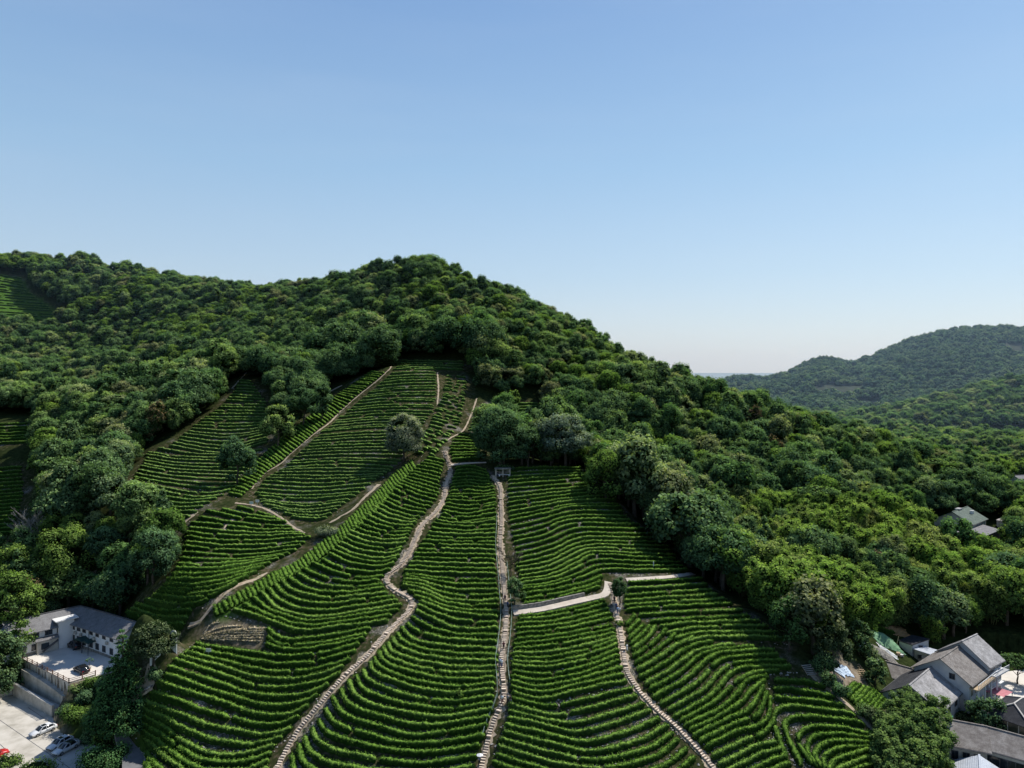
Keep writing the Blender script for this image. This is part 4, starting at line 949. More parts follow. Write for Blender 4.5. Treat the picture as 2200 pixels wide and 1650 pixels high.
for i, (px, py, w_, h_, mt, lb) in enumerate([(230, 1668, 112, 80, M_meta, 'large round deep green bush beside the asphalt lane'), (226, 1600, 50, 40, M_fresh, 'light green bush by the bend of the lane'), (88, 1668, 92, 34, M_fresh, 'clipped light bush at the foot of the car park'),
        (165, 1552, 60, 34, M_fresh, 'yellow green shrub above the parked white cars'), (140, 1535, 36, 26, M_dark, 'small dark shrub beside the end wall'), (200, 1560, 60, 40, M_broad, 'leafy shrub under the conifer'),
        (180, 1512, 46, 30, M_broad, 'low shrub on the bank below the railing'), (236, 1545, 50, 40, M_dark, 'dark shrub in the shade of the conifer'), (60, 1330, 70, 60, M_fresh, 'bushy growth at the left end of the roof'),
        (215, 1500, 60, 40, M_meta, 'spreading shrub under the conifer lower boughs'), (190, 1598, 40, 26, M_dark, 'dark ground shrub on the wall top'), (5, 1650, 60, 20, M_fresh, 'grassy bush at the bottom left corner'),
        (1870, 1420, 56, 36, M_broad, 'green shrub beside the allotment'), (1805, 1500, 44, 40, M_broad, 'scrub on the bank above the small tea plot'), (1780, 1478, 40, 44, M_dark, 'dark scrub beside the plank fence'),
        (1880, 1555, 60, 34, M_greyd, 'grey green scrub between tea and bamboo'), (1858, 1538, 40, 24, M_broad, 'low scrub at the end of the hedge rows'), (2085, 1552, 72, 24, M_greyd, 'dry brushwood heap beside the long grey roof'),
        (2002, 1562, 44, 30, M_fresh, 'light shrub at the corner of the long grey roof'), (1765, 1440, 60, 40, M_broad, 'shrub beside the blue sheeting'), (700, 1150, 60, 20, M_grey, 'dry pinkish grey scrub on the grassy rib'),
        (1085, 1012, 46, 16, M_dark, 'low dark bush on the hut roof edge'), (328, 1462, 34, 30, M_dark, 'dark shrub on the steep bank behind the conifer'), (300, 1472, 28, 26, M_broad, 'leafy shrub above the short steps'), (336, 1462, 34, 30, M_dark, 'shaded shrub at the foot of the greyish tree'), (198, 1478, 44, 26, M_fresh, 'shrub against the rough stone bank wall'), (166, 1490, 36, 24, M_broad, 'small shrub at the corner below the railing'), (235, 1480, 50, 34, M_broad, 'bush on the bank between railing and conifer'), (1330, 1345, 20, 14, M_fresh, 'small bush at the turn of the right hand path'), (985, 1500, 24, 26, M_fresh, 'tuft of long bright grass in the tea rows')]):
    shrub(px, py, w_, h_, mt, lb, 200+i)
# village bamboo in front of the houses
VB = [(1925, 1548, .72), (1950, 1540, .8), (1978, 1540, .85), (2000, 1540, .85), (1912, 1575, .7), (1935, 1575, .85), (1962, 1580, .95), (1990, 1575, .95), (1915, 1610, .8), (1945, 1620, 1.0), (1975, 1615, 1.1), (2005, 1612, .95), (1930, 1655, .95), (1960, 1660, 1.0),
      (1992, 1655, 1.0), (2020, 1660, .85), (1905, 1650, .85), (2010, 1590, .8), (2012, 1560, .7), (1975, 1700, 1.1), (1920, 1700, 1.0), (2015, 1710, .9)]
for i, (px, py, s_) in enumerate(VB):
    w = stand(px, py+22); j = i % 2
    place('bamboo_clump', [('leaf_plumes', BAMBOO2[j][0]), ('culms', BAMBOO2[j][1])], (w[0], w[1], w[2]), i*1.3, s_*.95, ['deep green bamboo clump with arching plumes before the village houses', 'deep green bamboo clump with dense crown before the village houses'][j], 'bamboo', 'bamboo clumps before the village houses')
# ------------------------------------------------------------------ building materials
def roof_mat(name, ca, cb, cc, pitch_=2.2):
    m, nt, out = new_mat(name); b = N(nt, 'ShaderNodeBsdfPrincipled'); nt.links.new(b.outputs[0], out.inputs[0]); b.inputs['Roughness'].default_value = .85; b.inputs['Specular IOR Level'].default_value = .25
    n1 = noise(nt, .7, 5, .7); n2 = noise(nt, 5, 3, .7); r = ramp(nt, [(.3, ca), (.5, cb), (.72, cc)], n1.outputs[0]).outputs[0]
    v = ramp(nt, [(.3, (.75, .75, .75)), (.7, (1.2, 1.2, 1.2))], n2.outputs[0]).outputs[0]; c = mixc(nt, 1, r, v, 'MULTIPLY')
    tcn = N(nt, 'ShaderNodeTexCoord'); w = N(nt, 'ShaderNodeTexWave', wave_type='BANDS', bands_direction='X'); w.inputs['Scale'].default_value = pitch_; nt.links.new(tcn.outputs['Object'], w.inputs[0])
    w2 = N(nt, 'ShaderNodeTexWave', wave_type='BANDS', bands_direction='Y'); w2.inputs['Scale'].default_value = pitch_*.8; nt.links.new(tcn.outputs['Object'], w2.inputs[0])
    st = ramp(nt, [(.0, (.72, .72, .72)), (.35, (1, 1, 1))], w.outputs[0]).outputs[0]; c = mixc(nt, .6, c, mixc(nt, 1, c, st, 'MULTIPLY')); nt.links.new(c, b.inputs['Base Color'])
    ad = N(nt, 'ShaderNodeMath', operation='ADD'); nt.links.new(w.outputs[0], ad.inputs[0]); nt.links.new(w2.outputs[0], ad.inputs[1])
    bp = N(nt, 'ShaderNodeBump'); bp.inputs['Strength'].default_value = .5; bp.inputs['Distance'].default_value = .06; nt.links.new(ad.outputs[0], bp.inputs['Height']); nt.links.new(bp.outputs[0], b.inputs['Normal'])
    return m
M_white = surf('white_render_wall', (.72, .71, .69), (.82, .81, .79), .35, .9, cc=(.86, .85, .83), bump=.15)
M_vwall = surf('weathered_pale_wall', (.44, .45, .46), (.56, .57, .58), .35, .9, cc=(.66, .66, .65), bump=.15)
M_cream = surf('weathered_cream_wall', (.34, .32, .28), (.55, .52, .46), .5, .95, cc=(.62, .59, .53), bump=.2)
M_slate = roof_mat('grey_tile_roof', (.17, .165, .17), (.24, .235, .24), (.30, .295, .30))
M_darkslate = roof_mat('dark_tile_roof', (.026, .028, .034), (.045, .047, .054), (.075, .075, .082))
M_pale = roof_mat('bleached_tile_roof', (.24, .23, .22), (.38, .365, .36), (.58, .56, .55))
M_brown = roof_mat('brown_grey_tile_roof', (.16, .14, .125), (.25, .225, .205), (.38, .355, .33))
M_metal = roof_mat('ribbed_metal_roof', (.45, .48, .54), (.52, .56, .62), (.60, .63, .68), 1.4)
M_greenroof = roof_mat('green_tile_roof', (.10, .135, .115), (.14, .18, .15), (.20, .24, .21))
M_glass = surf('dark_window_glass', (.012, .016, .022), (.03, .04, .05), .8, .12, spec=.6)
M_frame = surf('window_frame_paint', (.08, .08, .085), (.14, .14, .145), 2, .6)
M_wframe = surf('white_frame_paint', (.6, .6, .6), (.75, .75, .75), 2, .6)
M_darkw = surf('dark_brown_boarding', (.05, .035, .03), (.09, .065, .055), 2, .8)
M_wood = surf('brown_railing_wood', (.11, .06, .04), (.20, .12, .085), 3, .8)
M_timber = surf('pale_timber', (.38, .28, .17), (.55, .42, .27), 2, .85)
M_greenfab = surf('green_awning_sheet', (.015, .25, .13), (.03, .34, .18), 1, .6)
M_dgreen = surf('dark_green_canopy', (.012, .045, .040), (.025, .07, .06), 1, .6)
M_pinkred = surf('faded_red_sheet', (.50, .16, .19), (.66, .25, .28), .8, .7)
M_conc2 = surf('stained_concrete', (.36, .33, .27), (.54, .50, .43), .25, .92, cc=(.64, .60, .53), bump=.2, bscale=3)
M_wallst = surf('streaked_wall_render', (.26, .25, .20), (.46, .43, .37), .45, .95, cc=(.60, .57, .50), bump=.3)
M_yard = surf('pale_forecourt_concrete', (.58, .53, .47), (.70, .65, .58), .18, .9, cc=(.76, .71, .64))
M_asph = surf('asphalt_lane_surface', (.15, .15, .155), (.21, .21, .215), .6, .9)
M_black = surf('black_plain', (.01, .01, .01), (.02, .02, .02), 2, .6)
M_steel = surf('grey_steel', (.3, .3, .3), (.42, .42, .42), 2, .5)

def win(root, x, y, z, face, w=1.2, h=1.3, frame=None, mull=1):
    """window proud of its wall: frame with a pane as its sub-part"""
    mb = MB(); ax = face[0]; s = 1 if face[1] == '+' else -1; fr = frame or M_frame; t = .08
    def bx(a, zz, wa, hh, off, dep, b=None):
        if ax == 'y': b.box((x+a, y+s*off, zz), (wa, dep, hh))
        else: b.box((x+s*off, y+a, zz), (dep, wa, hh))
    for a, zz, wa, hh in ((-w/2, z, t, h+t), (w/2, z, t, h+t), (0, z-h/2, w+t, t), (0, z+h/2, w+t, t)): bx(a, zz, wa, hh, .05, .12, mb)
    for k in range(1, mull+1): bx(-w/2+w*k/(mull+1), z, .05, h, .045, .08, mb)
    o = mb.build('window', fr, root); p = MB(); bx(0, z, w-t, h-t, .015, .04, p); p.build('pane', M_glass, o); return o
def door(root, x, y, z, face, w=1.0, h=2.1, mat=None):
    mb = MB(); ax = face[0]; s = 1 if face[1] == '+' else -1
    mb.box((x, y+s*.03, z+h/2) if ax == 'y' else (x+s*.03, y, z+h/2), (w, .1, h) if ax == 'y' else (.1, w, h))
    o = mb.build('door', mat or M_dgreen, root); k = MB(); k.box((x+w*.35, y+s*.11, z+1) if ax == 'y' else (x+s*.11, y+w*.35, z+1), (.06, .06, .16)); k.build('handle', M_steel, o); return o
def gable(name, label, A, B, half, zb, ze, zr, roofm, wallm, over=.5, cat='house', roofm2=None, group=None):
    """A, B: ridge ends. local x runs A->B, y across (left +)"""
    A, B = Vector((A[0], A[1], 0)), Vector((B[0], B[1], 0)); C = (A+B)/2; L = (B-A).length; rz = math.atan2((B-A).y, (B-A).x)
    e = empty(name, (C.x, C.y, zb), rz); tag(e, label, cat, group); h, r = ze-zb, zr-zb; x = L/2
    mb = MB(); V = [(-x, -half, -1.5), (x, -half, -1.5), (x, half, -1.5), (-x, half, -1.5), (-x, -half, h), (x, -half, h), (x, half, h), (-x, half, h), (-x, 0, r-.12), (x, 0, r-.12)]
    mb.poly(V, [(0, 1, 5, 4), (2, 3, 7, 6), (1, 2, 6, 9, 5), (3, 0, 4, 8, 7)]); mb.build('wall', wallm, e)
    k = (r-h)/half; xo, yo = x+over, half+over; mb = MB(); t = .16
    for s, mi in ((-1, 0), (1, 1)):
        P = [(-xo, 0, r), (xo, 0, r), (xo, s*yo, r-k*yo), (-xo, s*yo, r-k*yo)]; P += [(p[0], p[1], p[2]+t) for p in P]
        mb.poly(P, [(0, 1, 2, 3), (4, 7, 6, 5), (0, 4, 5, 1), (2, 6, 7, 3), (1, 5, 6, 2), (3, 7, 4, 0)], mi)
    ro = mb.build('roof', [roofm, roofm2 or roofm], e)
    c = MB(); c.box((0, 0, r+t+.04), (2*xo+.06, .34, .2)); c.build('ridge_cap', roofm, ro)
    for s in (-1, 1):
        g = MB(); g.box((0, s*(yo+.06), r-k*yo+.02), (2*xo, .13, .13)); g.build('gutter', M_frame, ro)
    return e, L, h
def prism_px(name, label, corners, zt, zb, mats, cat, t=.18, wallm=None, zs=None, inset=.35, group=None):
    """flat or tilted sheet roof from four surveyed corners, with walls below"""
    P = [PZ(px, py, (zs[i] if zs else zt)) for i, (px, py) in enumerate(corners)]; C = sum(P, Vector())/len(P); e = empty(name, (C.x, C.y, zb)); tag(e, label, cat, group)
    L = [Vector((p.x-C.x, p.y-C.y, p.z-zb)) for p in P]; n = len(L); mb = MB()
    mb.poly(L+[p+Vector((0, 0, t)) for p in L], [tuple(range(n-1, -1, -1)), tuple(range(n, 2*n))]+[(i, (i+1) % n, n+(i+1) % n, n+i) for i in range(n)]); mb.build('roof', mats, e)
    if wallm:
        W = [Vector((p.x*(1-inset/max(1, p.xy.length)), p.y*(1-inset/max(1, p.xy.length)), p.z-.02)) for p in L]; mb = MB()
        mb.poly([Vector((p.x, p.y, -1)) for p in W]+W, [(i, (i+1) % n, n+(i+1) % n, n+i) for i in range(n)]); mb.build('wall', wallm, e)
    return e, L

# ------------------------------------------------------------------ white building on the left: three wings round a shallow bend
zr_, ze_ = 14.7, 12.4
C1, C2, C3 = PZ(172, 1303, zr_), PZ(228, 1318, zr_), PZ(292, 1338, zr_); C0 = C1+(PZ(90, 1321, zr_)-C1)*1.9
ctr = [Vector((p.x, p.y)) for p in (C0, C1, C2, C3)]; org = Vector((C1.x, C1.y, ZU)); wb = empty('white_building', org); tag(wb, 'long two storey white building with grey tiled roof bending round a forecourt', 'building')
def offs(half):
    out = []
    for i, p in enumerate(ctr):
        d0 = (ctr[i]-ctr[i-1]).normalized() if i > 0 else None; d1 = (ctr[i+1]-ctr[i]).normalized() if i < 3 else None
        n0 = Vector((d0.y, -d0.x)) if d0 else None; n1 = Vector((d1.y, -d1.x)) if d1 else None
        if d0 is None: m_ = n1
        elif d1 is None: m_ = n0
        else: m_ = (n0+n1).normalized(); m_ = m_/m_.dot(n0)
        out.append(m_*half)
    return out
def loc3(p2, z): return Vector((p2.x-org.x, p2.y-org.y, z-ZU))
HW = 4.2; of = offs(HW); fr = [loc3(ctr[i]+of[i], ZU) for i in range(4)]; bk = [loc3(ctr[i]-of[i], ZU) for i in range(4)]
mb = MB(); H_ = ze_-ZU; base = fr+bk[::-1]; top = [p+Vector((0, 0, H_)) for p in base]; n = 8
mb.poly([p-Vector((0, 0, 1.5)) for p in base]+top, [(i, (i+1) % n, n+(i+1) % n, n+i) for i in range(n)])
for i in (0, 3):                                            # gable triangles
    mb.poly([fr[i]+Vector((0, 0, H_)), bk[i]+Vector((0, 0, H_)), loc3(ctr[i], zr_-.15)], [(0, 1, 2)])
mb.build('wall', M_white, wb)
ov = offs(HW+.75); kslope = (zr_-ze_)/HW; zee = zr_-kslope*(HW+.75); dE0 = (ctr[0]-ctr[1]).normalized()*.6; dE3 = (ctr[3]-ctr[2]).normalized()*.6
cc_ = [ctr[0]+dE0, ctr[1], ctr[2], ctr[3]+dE3]; mb = MB()
for s in (1, -1):
    for i in range(3):
        P = [loc3(cc_[i], zr_), loc3(cc_[i+1], zr_), loc3(cc_[i+1]+ov[i+1]*s, zee), loc3(cc_[i]+ov[i]*s, zee)]; P += [p+Vector((0, 0, .18)) for p in P]
        mb.poly(P, [(0, 1, 2, 3), (7, 6, 5, 4), (2, 6, 7, 3), (1, 5, 6, 2), (3, 7, 4, 0)])
ro = mb.build('roof', M_slate, wb); mb = MB()
for i in range(3): mb.bar(loc3(cc_[i], zr_+.24), loc3(cc_[i+1], zr_+.24), .36, .2)
mb.build('ridge_cap', M_frame, ro)
def facade(i, t, z, w, h, kind='window'):
    a, b_ = fr[i], fr[i+1]; d = (b_-a).normalized(); p = a+(b_-a)*t; nrm = Vector((d.y, -d.x, 0)); mb = MB(); up = Vector((0, 0, 1))
    def q(off, x0, x1, z0, z1, o0, o1, m):
        P = [p+d*x+up*zz+nrm*o for o in (o0, o1) for x, zz in ((x0, z0), (x1, z0), (x1, z1), (x0, z1))]
        m.poly(P, [(0, 3, 2, 1), (4, 5, 6, 7), (0, 1, 5, 4), (1, 2, 6, 5), (2, 3, 7, 6), (3, 0, 4, 7)])
    for x0, x1, z0, z1 in ((-w/2-.08, -w/2, z-h/2, z+h/2), (w/2, w/2+.08, z-h/2, z+h/2), (-w/2-.08, w/2+.08, z+h/2, z+h/2+.08), (-w/2-.14, w/2+.14, z-h/2-.1, z-h/2), (-.03, .03, z-h/2, z+h/2)): q(0, x0, x1, z0, z1, .0, .11, mb)
    o = mb.build(kind, M_frame, wb); m2 = MB(); q(0, -w/2, w/2, z-h/2, z+h/2, .0, .04, m2); m2.build('pane', M_glass, o); return p, d, nrm
for i, ts in ((1, (.12, .42, .72)), (2, (.06, .27, .5, .75))):
    for t in ts:
        facade(i, t, 4.8, 1.25, 1.15); facade(i, t, 1.75, 1.25, 1.9 if t < .5 and i == 1 else 1.4)
for t in (.2, .4, .62, .82): facade(0, t, 4.7, 1.5, 1.3); facade(0, t, 1.7, 1.4, 1.4)
# grey plinth, porch, dark green entrance canopies
mb = MB()
for i in range(3):
    d = (fr[i+1]-fr[i]).normalized(); nn = Vector((d.y, -d.x, 0))*.06; mb.bar(fr[i]+nn+Vector((0, 0, .3)), fr[i+1]+nn+Vector((0, 0, .3)), .12, .7)
mb.build('plinth', M_stone, wb)
for i, t, L in ((1, .78, 1.8), (2, .12, 1.5)):
    a, b_ = fr[i], fr[i+1]; d = (b_-a).normalized(); p = a+(b_-a)*t; nn = Vector((d.y, -d.x, 0)); mb = MB(); z0 = Vector((0, 0, 2.9)); z1 = Vector((0, 0, 3.5))
    mb.poly([p-d*L+z0, p-d*L+nn*2.1+z0, p+z1, p+nn*2.1+z1, p+d*L+z0, p+d*L+nn*2.1+z0], [(0, 1, 3, 2), (2, 3, 5, 4), (1, 5, 3)])
    c = mb.build('entrance_canopy', M_dgreen, wb); mb = MB()
    for s in (-1, 1): mb.bar(p+d*(L-.15)*s+nn*1.95, p+d*(L-.15)*s+nn*1.95+z0, .1)
    mb.build('post', M_frame, c)
# air conditioner boxes and downpipes
for i, t, z in ((1, .27, 3.6), (1, .57, 3.6), (2, .17, 3.6), (2, .62, 3.6), (0, .3, 3.4)):
    a, b_ = fr[i], fr[i+1]; d = (b_-a).normalized(); p = a+(b_-a)*t+Vector((d.y, -d.x, 0))*.28; mb = MB(); mb.box((p.x, p.y, z), (.85, .35, .6), math.atan2(d.y, d.x)); mb.box((p.x, p.y, z-.36), (.9, .4, .05), math.atan2(d.y, d.x)); mb.build('air_conditioner', M_cream, wb)
for i, t in ((1, .02), (1, .98), (2, .98), (0, .05)):
    a, b_ = fr[i], fr[i+1]; d = (b_-a).normalized(); p = a+(b_-a)*t+Vector((d.y, -d.x, 0))*.1; mb = MB(); mb.tube([p, p+Vector((0, 0, H_))], .06, 6); mb.build('downpipe', M_frame, wb)
# stair tower
tw = PZ(143, 1390, ZU); dA = Vector((fr[1].x-fr[0].x, fr[1].y-fr[0].y, 0)).normalized(); ang = math.atan2(dA.y, dA.x)
tl = Vector((tw.x-org.x, tw.y-org.y, 0)); nA = Vector((dA.y, -dA.x, 0)); tc_ = tl-nA*1.9
mb = MB(); mb.box((tc_.x, tc_.y, 3.4-.5), (3.5, 3.8, 7.4+.4), ang); tow = mb.build('stair_tower', M_white, wb)
mb = MB(); q_ = tc_+dA*.1-nA*.2; mb.box((q_.x, q_.y, 6.98), (5.2, 5.0, .28), ang); mb.build('roof_slab', M_white, tow)
for zc in (1.2, 4.7):
    q_ = tc_+dA*1.77+nA*.7; mb = MB(); mb.box((q_.x, q_.y, zc), (.1, 1.0, 2.2), ang); mb.build('opening', M_glass, tow)
# lean-to porch left of the tower
pc = tl-dA*4.2-nA*1.0; mb = MB(); mb.box((pc.x, pc.y, 1.5), (4.6, 2.6, 3.6), ang); po = mb.build('porch', M_cream, wb)
mb = MB(); P = [pc+dA*a+nA*b_+Vector((0, 0, z)) for a, b_, z in ((-2.7, 1.7, 3.1), (2.4, 1.7, 3.1), (2.4, -1.5, 4.3), (-2.7, -1.5, 4.3))]; P += [p+Vector((0, 0, .15)) for p in P]
mb.poly(P, [(0, 3, 2, 1), (4, 5, 6, 7), (0, 1, 5, 4), (1, 2, 6, 5), (2, 3, 7, 6), (3, 0, 4, 7)]); mb.build('porch_roof', M_slate, po)
mb = MB(); p0 = pc+nA*1.33; mb.box((p0.x-dA.x*.6, p0.y-dA.y*.6, 1.7), (1.7, .1, 1.5), ang); mb.build('opening', M_glass, po)
mb = MB(); a_ = pc+nA*1.6-dA*1.2; mb.bar((a_.x, a_.y, .5), tuple(a_+dA*3.4+Vector((0, 0, 2.6))), .5, .3); mb.build('stair_flight', M_frame, po)
# far end small grey side roof
# ------------------------------------------------------------------ forecourt, retaining walls, railing, car park
def slab(name, pts, z, mat, t=.3, kind='structure'):
    mb = MB(); P = [(p[0], p[1], z-t) for p in pts]+[(p[0], p[1], z) for p in pts]; n = len(pts)
    mb.poly(P, [tuple(range(n-1, -1, -1)), tuple(range(n, 2*n))]+[(i, (i+1) % n, n+(i+1) % n, n+i) for i in range(n)]); o = mb.build(name, mat); return tag(o, kind=kind)
slab('forecourt_paving', [PZ(38, 1411, ZU), PZ(148, 1469, ZU), PZ(190, 1457, ZU), PZ(255, 1440, ZU), PZ(300, 1400, ZU), PZ(180, 1372, ZU), PZ(60, 1392, ZU)], ZU+.03, M_yard, .4)
slab('car_park_paving', [PZ(-240, 1500, 0), PZ(29, 1496, 0), PZ(111, 1541, 0), PZ(210, 1606, 0), PZ(170, 1680, 0), PZ(-260, 1800, 0)], .06, M_conc2, .3)
mb = MB()
for (a, c) in (((-40, 1520), (150, 1650)), ((60, 1520), (200, 1612)), ((-10, 1590), (90, 1680))): mb.bar(PZ(*a, .072), PZ(*c, .072), .10, .012)
tag(mb.build('paving_joints', M_frame), kind='structure')
def wall(name, label, pts, tops, z0, th, mat, cat='wall', cap=None, group=None):
    mb = MB()
    for i in range(len(pts)-1):
        a, b_ = Vector((pts[i][0], pts[i][1], 0)), Vector((pts[i+1][0], pts[i+1][1], 0)); d = (b_-a).normalized(); nn = Vector((-d.y, d.x, 0))*th
        P = [a+Vector((0, 0, z0)), b_+Vector((0, 0, z0)), b_+nn+Vector((0, 0, z0)), a+nn+Vector((0, 0, z0)), a+Vector((0, 0, tops[i])), b_+Vector((0, 0, tops[i+1])), b_+nn+Vector((0, 0, tops[i+1])), a+nn+Vector((0, 0, tops[i]))]
        mb.poly(P, [(0, 1, 5, 4), (2, 3, 7, 6), (4, 5, 6, 7)]+([(3, 0, 4, 7)] if i == 0 else [])+([(1, 2, 6, 5)] if i == len(pts)-2 else []))
    o = mb.build(name, mat); tag(o, label, cat, group)
    if cap:
        mb = MB()
        for i in range(len(pts)-1):
            a, b_ = Vector((pts[i][0], pts[i][1], tops[i]+.06)), Vector((pts[i+1][0], pts[i+1][1], tops[i+1]+.06)); d = (b_-a).normalized(); nn = Vector((-d.y, d.x, 0)); mb.bar(a+nn*th/2, b_+nn*th/2, th+.12, .12)
        mb.build('coping', cap, o)
    return o
wA, wBp = PZ(28, 1496, 0), PZ(111, 1541, 0); z1_ = 2.75
lin = lambda a, b_, n: [a+(b_-a)*k/(n-1) for k in range(n)]
M_cope = surf('pale_wall_coping', (.50, .47, .42), (.64, .60, .54), 1, .9)
wall('retaining_wall', 'lowest stained retaining wall along the car park', lin(wA, wBp, 2), [3.0, 2.5], -.5, .45, M_wallst, cap=M_cope)
dW = (wBp-wA).normalized(); nW = Vector((-dW.y, dW.x, 0))
a2 = wA+nW*2.1+dW*(-1); b2 = wBp+nW*2.1+dW*.3; n2 = 9; pts = lin(a2, b2, n2)
wall('retaining_wall', 'middle retaining wall with curved top between two terraces', pts, [5.4-.0*k-1.5*(k/(n2-1))**2.2 for k in range(n2)], .5, 1.1, M_wallst, cap=None)
slab('planter_terrace', [wA+nW*.4, wBp+nW*.4, wBp+nW*2.2, wA+nW*2.2], 1.6, M_conc2, 1.9)
e3a, e3b = PZ(37, 1412, ZU), PZ(148, 1469, ZU); dw3 = (e3b-e3a).normalized()
wall('retaining_wall', 'upper pale retaining wall below the brown railing', lin(e3a-dw3*2, e3b, 2), [ZU+.15, ZU+.15], 1.0, .5, M_conc2, cap=M_cope)
e3c = PZ(205, 1452, ZU)
wall('retaining_wall', 'rough stone bank wall under the forecourt corner', [e3b, e3c], [ZU+.1, ZU+.1], 1.5, .5, M_stone)
slab('upper_terrace', [wA+nW*3.2, wBp+nW*3.2, Vector((e3b.x, e3b.y, 0)), Vector((e3a.x, e3a.y, 0))], 3.4, M_conc2, 3)
wall('boundary_wall', 'short pale boundary wall at the left of the car park', [PZ(-60, 1512, 0), PZ(27, 1493, 0)], [1.7, 1.7], -.3, .4, M_wallst, cap=M_cope)
def railing(name, label, pts, z, mat, h=1.15, sp_=2.6, rails=3, pt=.16):
    e = empty(name, (pts[0][0], pts[0][1], z)); tag(e, label, 'railing'); o0 = Vector((pts[0][0], pts[0][1], z)); mr = MB()
    for a, b_ in zip(pts[:-1], pts[1:]):
        a, b_ = Vector((a[0], a[1], z))-o0, Vector((b_[0], b_[1], z))-o0; n = max(1, round((b_-a).length/sp_))
        for k in range(n+1):
            p = a+(b_-a)*k/n; mb = MB(); mb.box((p.x, p.y, h/2), (pt, pt, h+.1)); mb.build('post', mat, e)
        for j in range(rails): mr.bar(a+Vector((0, 0, h*(j+.55)/rails)), b_+Vector((0, 0, h*(j+.55)/rails)), .07, .09)
    mr.build('rail', mat, e)
railing('railing', 'brown post and rail fence along the forecourt edge', [e3a+dw3*.3, e3b, e3c], ZU+.1, M_wood)
# lane with kerb
lane = path_world([(262, 1500), (266, 1530), (268, 1560), (274, 1600), (286, 1650), (296, 1700)], 1.0)
zl = np.convolve(np.pad(lane[:, 2], 6, 'edge'), np.ones(13)/13, 'valid'); t_, n_ = frames(lane)
mb = MB()
def strip(o0, o1, dz):
    L0 = [(lane[i, 0]+n_[i, 0]*o0, lane[i, 1]+n_[i, 1]*o0, zl[i]+dz) for i in range(len(lane))]; L1 = [(lane[i, 0]+n_[i, 0]*o1, lane[i, 1]+n_[i, 1]*o1, zl[i]+dz) for i in range(len(lane))]; return L0, L1
L0, L1 = strip(-1.9, 1.9, .25); nn_ = len(L0); mb.poly(L0+L1+[(p[0], p[1], p[2]-1.2) for p in L0]+[(p[0], p[1], p[2]-1.2) for p in L1], [(i, i+1, nn_+i+1, nn_+i) for i in range(nn_-1)]+[(2*nn_+i, 2*nn_+i+1, i+1, i) for i in range(nn_-1)]+[(nn_+i, nn_+i+1, 3*nn_+i+1, 3*nn_+i) for i in range(nn_-1)])
tag(mb.build('asphalt_lane', M_asph), kind='structure')
mb = MB()
so_ = -1 if n_[0, 0] < 0 else 1
K0, _ = strip(so_*1.95, 0, .3)
for i in range(len(K0)-1): mb.bar(K0[i], K0[i+1], .22, .34)
tag(mb.build('kerb', M_cope), kind='structure')
stepped('stepped_path', path_world([(284, 1503), (302, 1490), (332, 1470)], .5), 2.0)
mb = MB(); w = cast(296, 1490)[0]; mb.box((w[0], w[1], w[2]+1.2), (.5, .5, 2.6)); mb.box((w[0], w[1], w[2]+2.55), (.62, .62, .14)); tag(mb.build('gate_pillar', M_conc2), 'grey concrete gate pillar beside the short steps', 'pillar')
w = cast(372, 1398)[0]; mb = MB(); n = 10; PV = [(-1.7, 0, -1), (1.7, 0, -1)]+[(1.7*math.cos(math.pi*k/n), 0, 3.2+1.3*math.sin(math.pi*k/n)) for k in range(n+1)]
PV2 = [(p[0], .3, p[2]) for p in PV]; nn_ = len(PV); mb.poly([(p[0]*.8+p[1]*.6, p[1]*.8, p[2]) for p in PV]+[(p[0]*.8+p[1]*.6, p[1]*.8+.02, p[2]) for p in PV2], [tuple(range(nn_)), tuple(range(2*nn_-1, nn_-1, -1))]+[(i, nn_+i, nn_+(i+1) % nn_, (i+1) % nn_) for i in range(nn_)])
o = mb.build('arched_wall', M_white); o.location = w; o.scale = (.5, .5, .95); tag(o, 'white wall with arched top behind the greyish tree', 'wall')
w = cast(335, 1418)[0]; wall('garden_wall', 'low white garden wall beside the greyish tree', [(w[0]-.9, w[1]-.6), (w[0]+.7, w[1]+.6)], [w[2]+1.9, w[2]+1.9], w[2]-1, .3, M_white)

# ------------------------------------------------------------------ cars
M_carw = surf('white_car_paint', (.72, .73, .74), (.78, .79, .80), .5, .25, spec=.5)
M_carb = surf('black_car_paint', (.012, .012, .014), (.02, .02, .024), .5, .2, spec=.6)
M_tyre = surf('rubber_tyre', (.015, .015, .015), (.03, .03, .03), 3, .9); M_rim = surf('alloy_rim', (.35, .35, .36), (.5, .5, .5), 3, .35, metallic=.7)
M_lamp = surf('lamp_glass', (.7, .7, .68), (.85, .85, .82), 3, .15); M_red = surf('red_lamp_glass', (.35, .02, .02), (.5, .03, .03), 3, .2)
def loft(sections, name, mat, parent, mi=0):
    mb = MB(); n = len(sections[0]); V = [p for s in sections for p in s]
    Fc = [(i*n+k, i*n+(k+1) % n, (i+1)*n+(k+1) % n, (i+1)*n+k) for i in range(len(sections)-1) for k in range(n)]
    Fc += [tuple(range(n-1, -1, -1)), tuple((len(sections)-1)*n+k for k in range(n))]; mb.poly(V, Fc); o = mb.build(name, mat, parent, True)
    return o
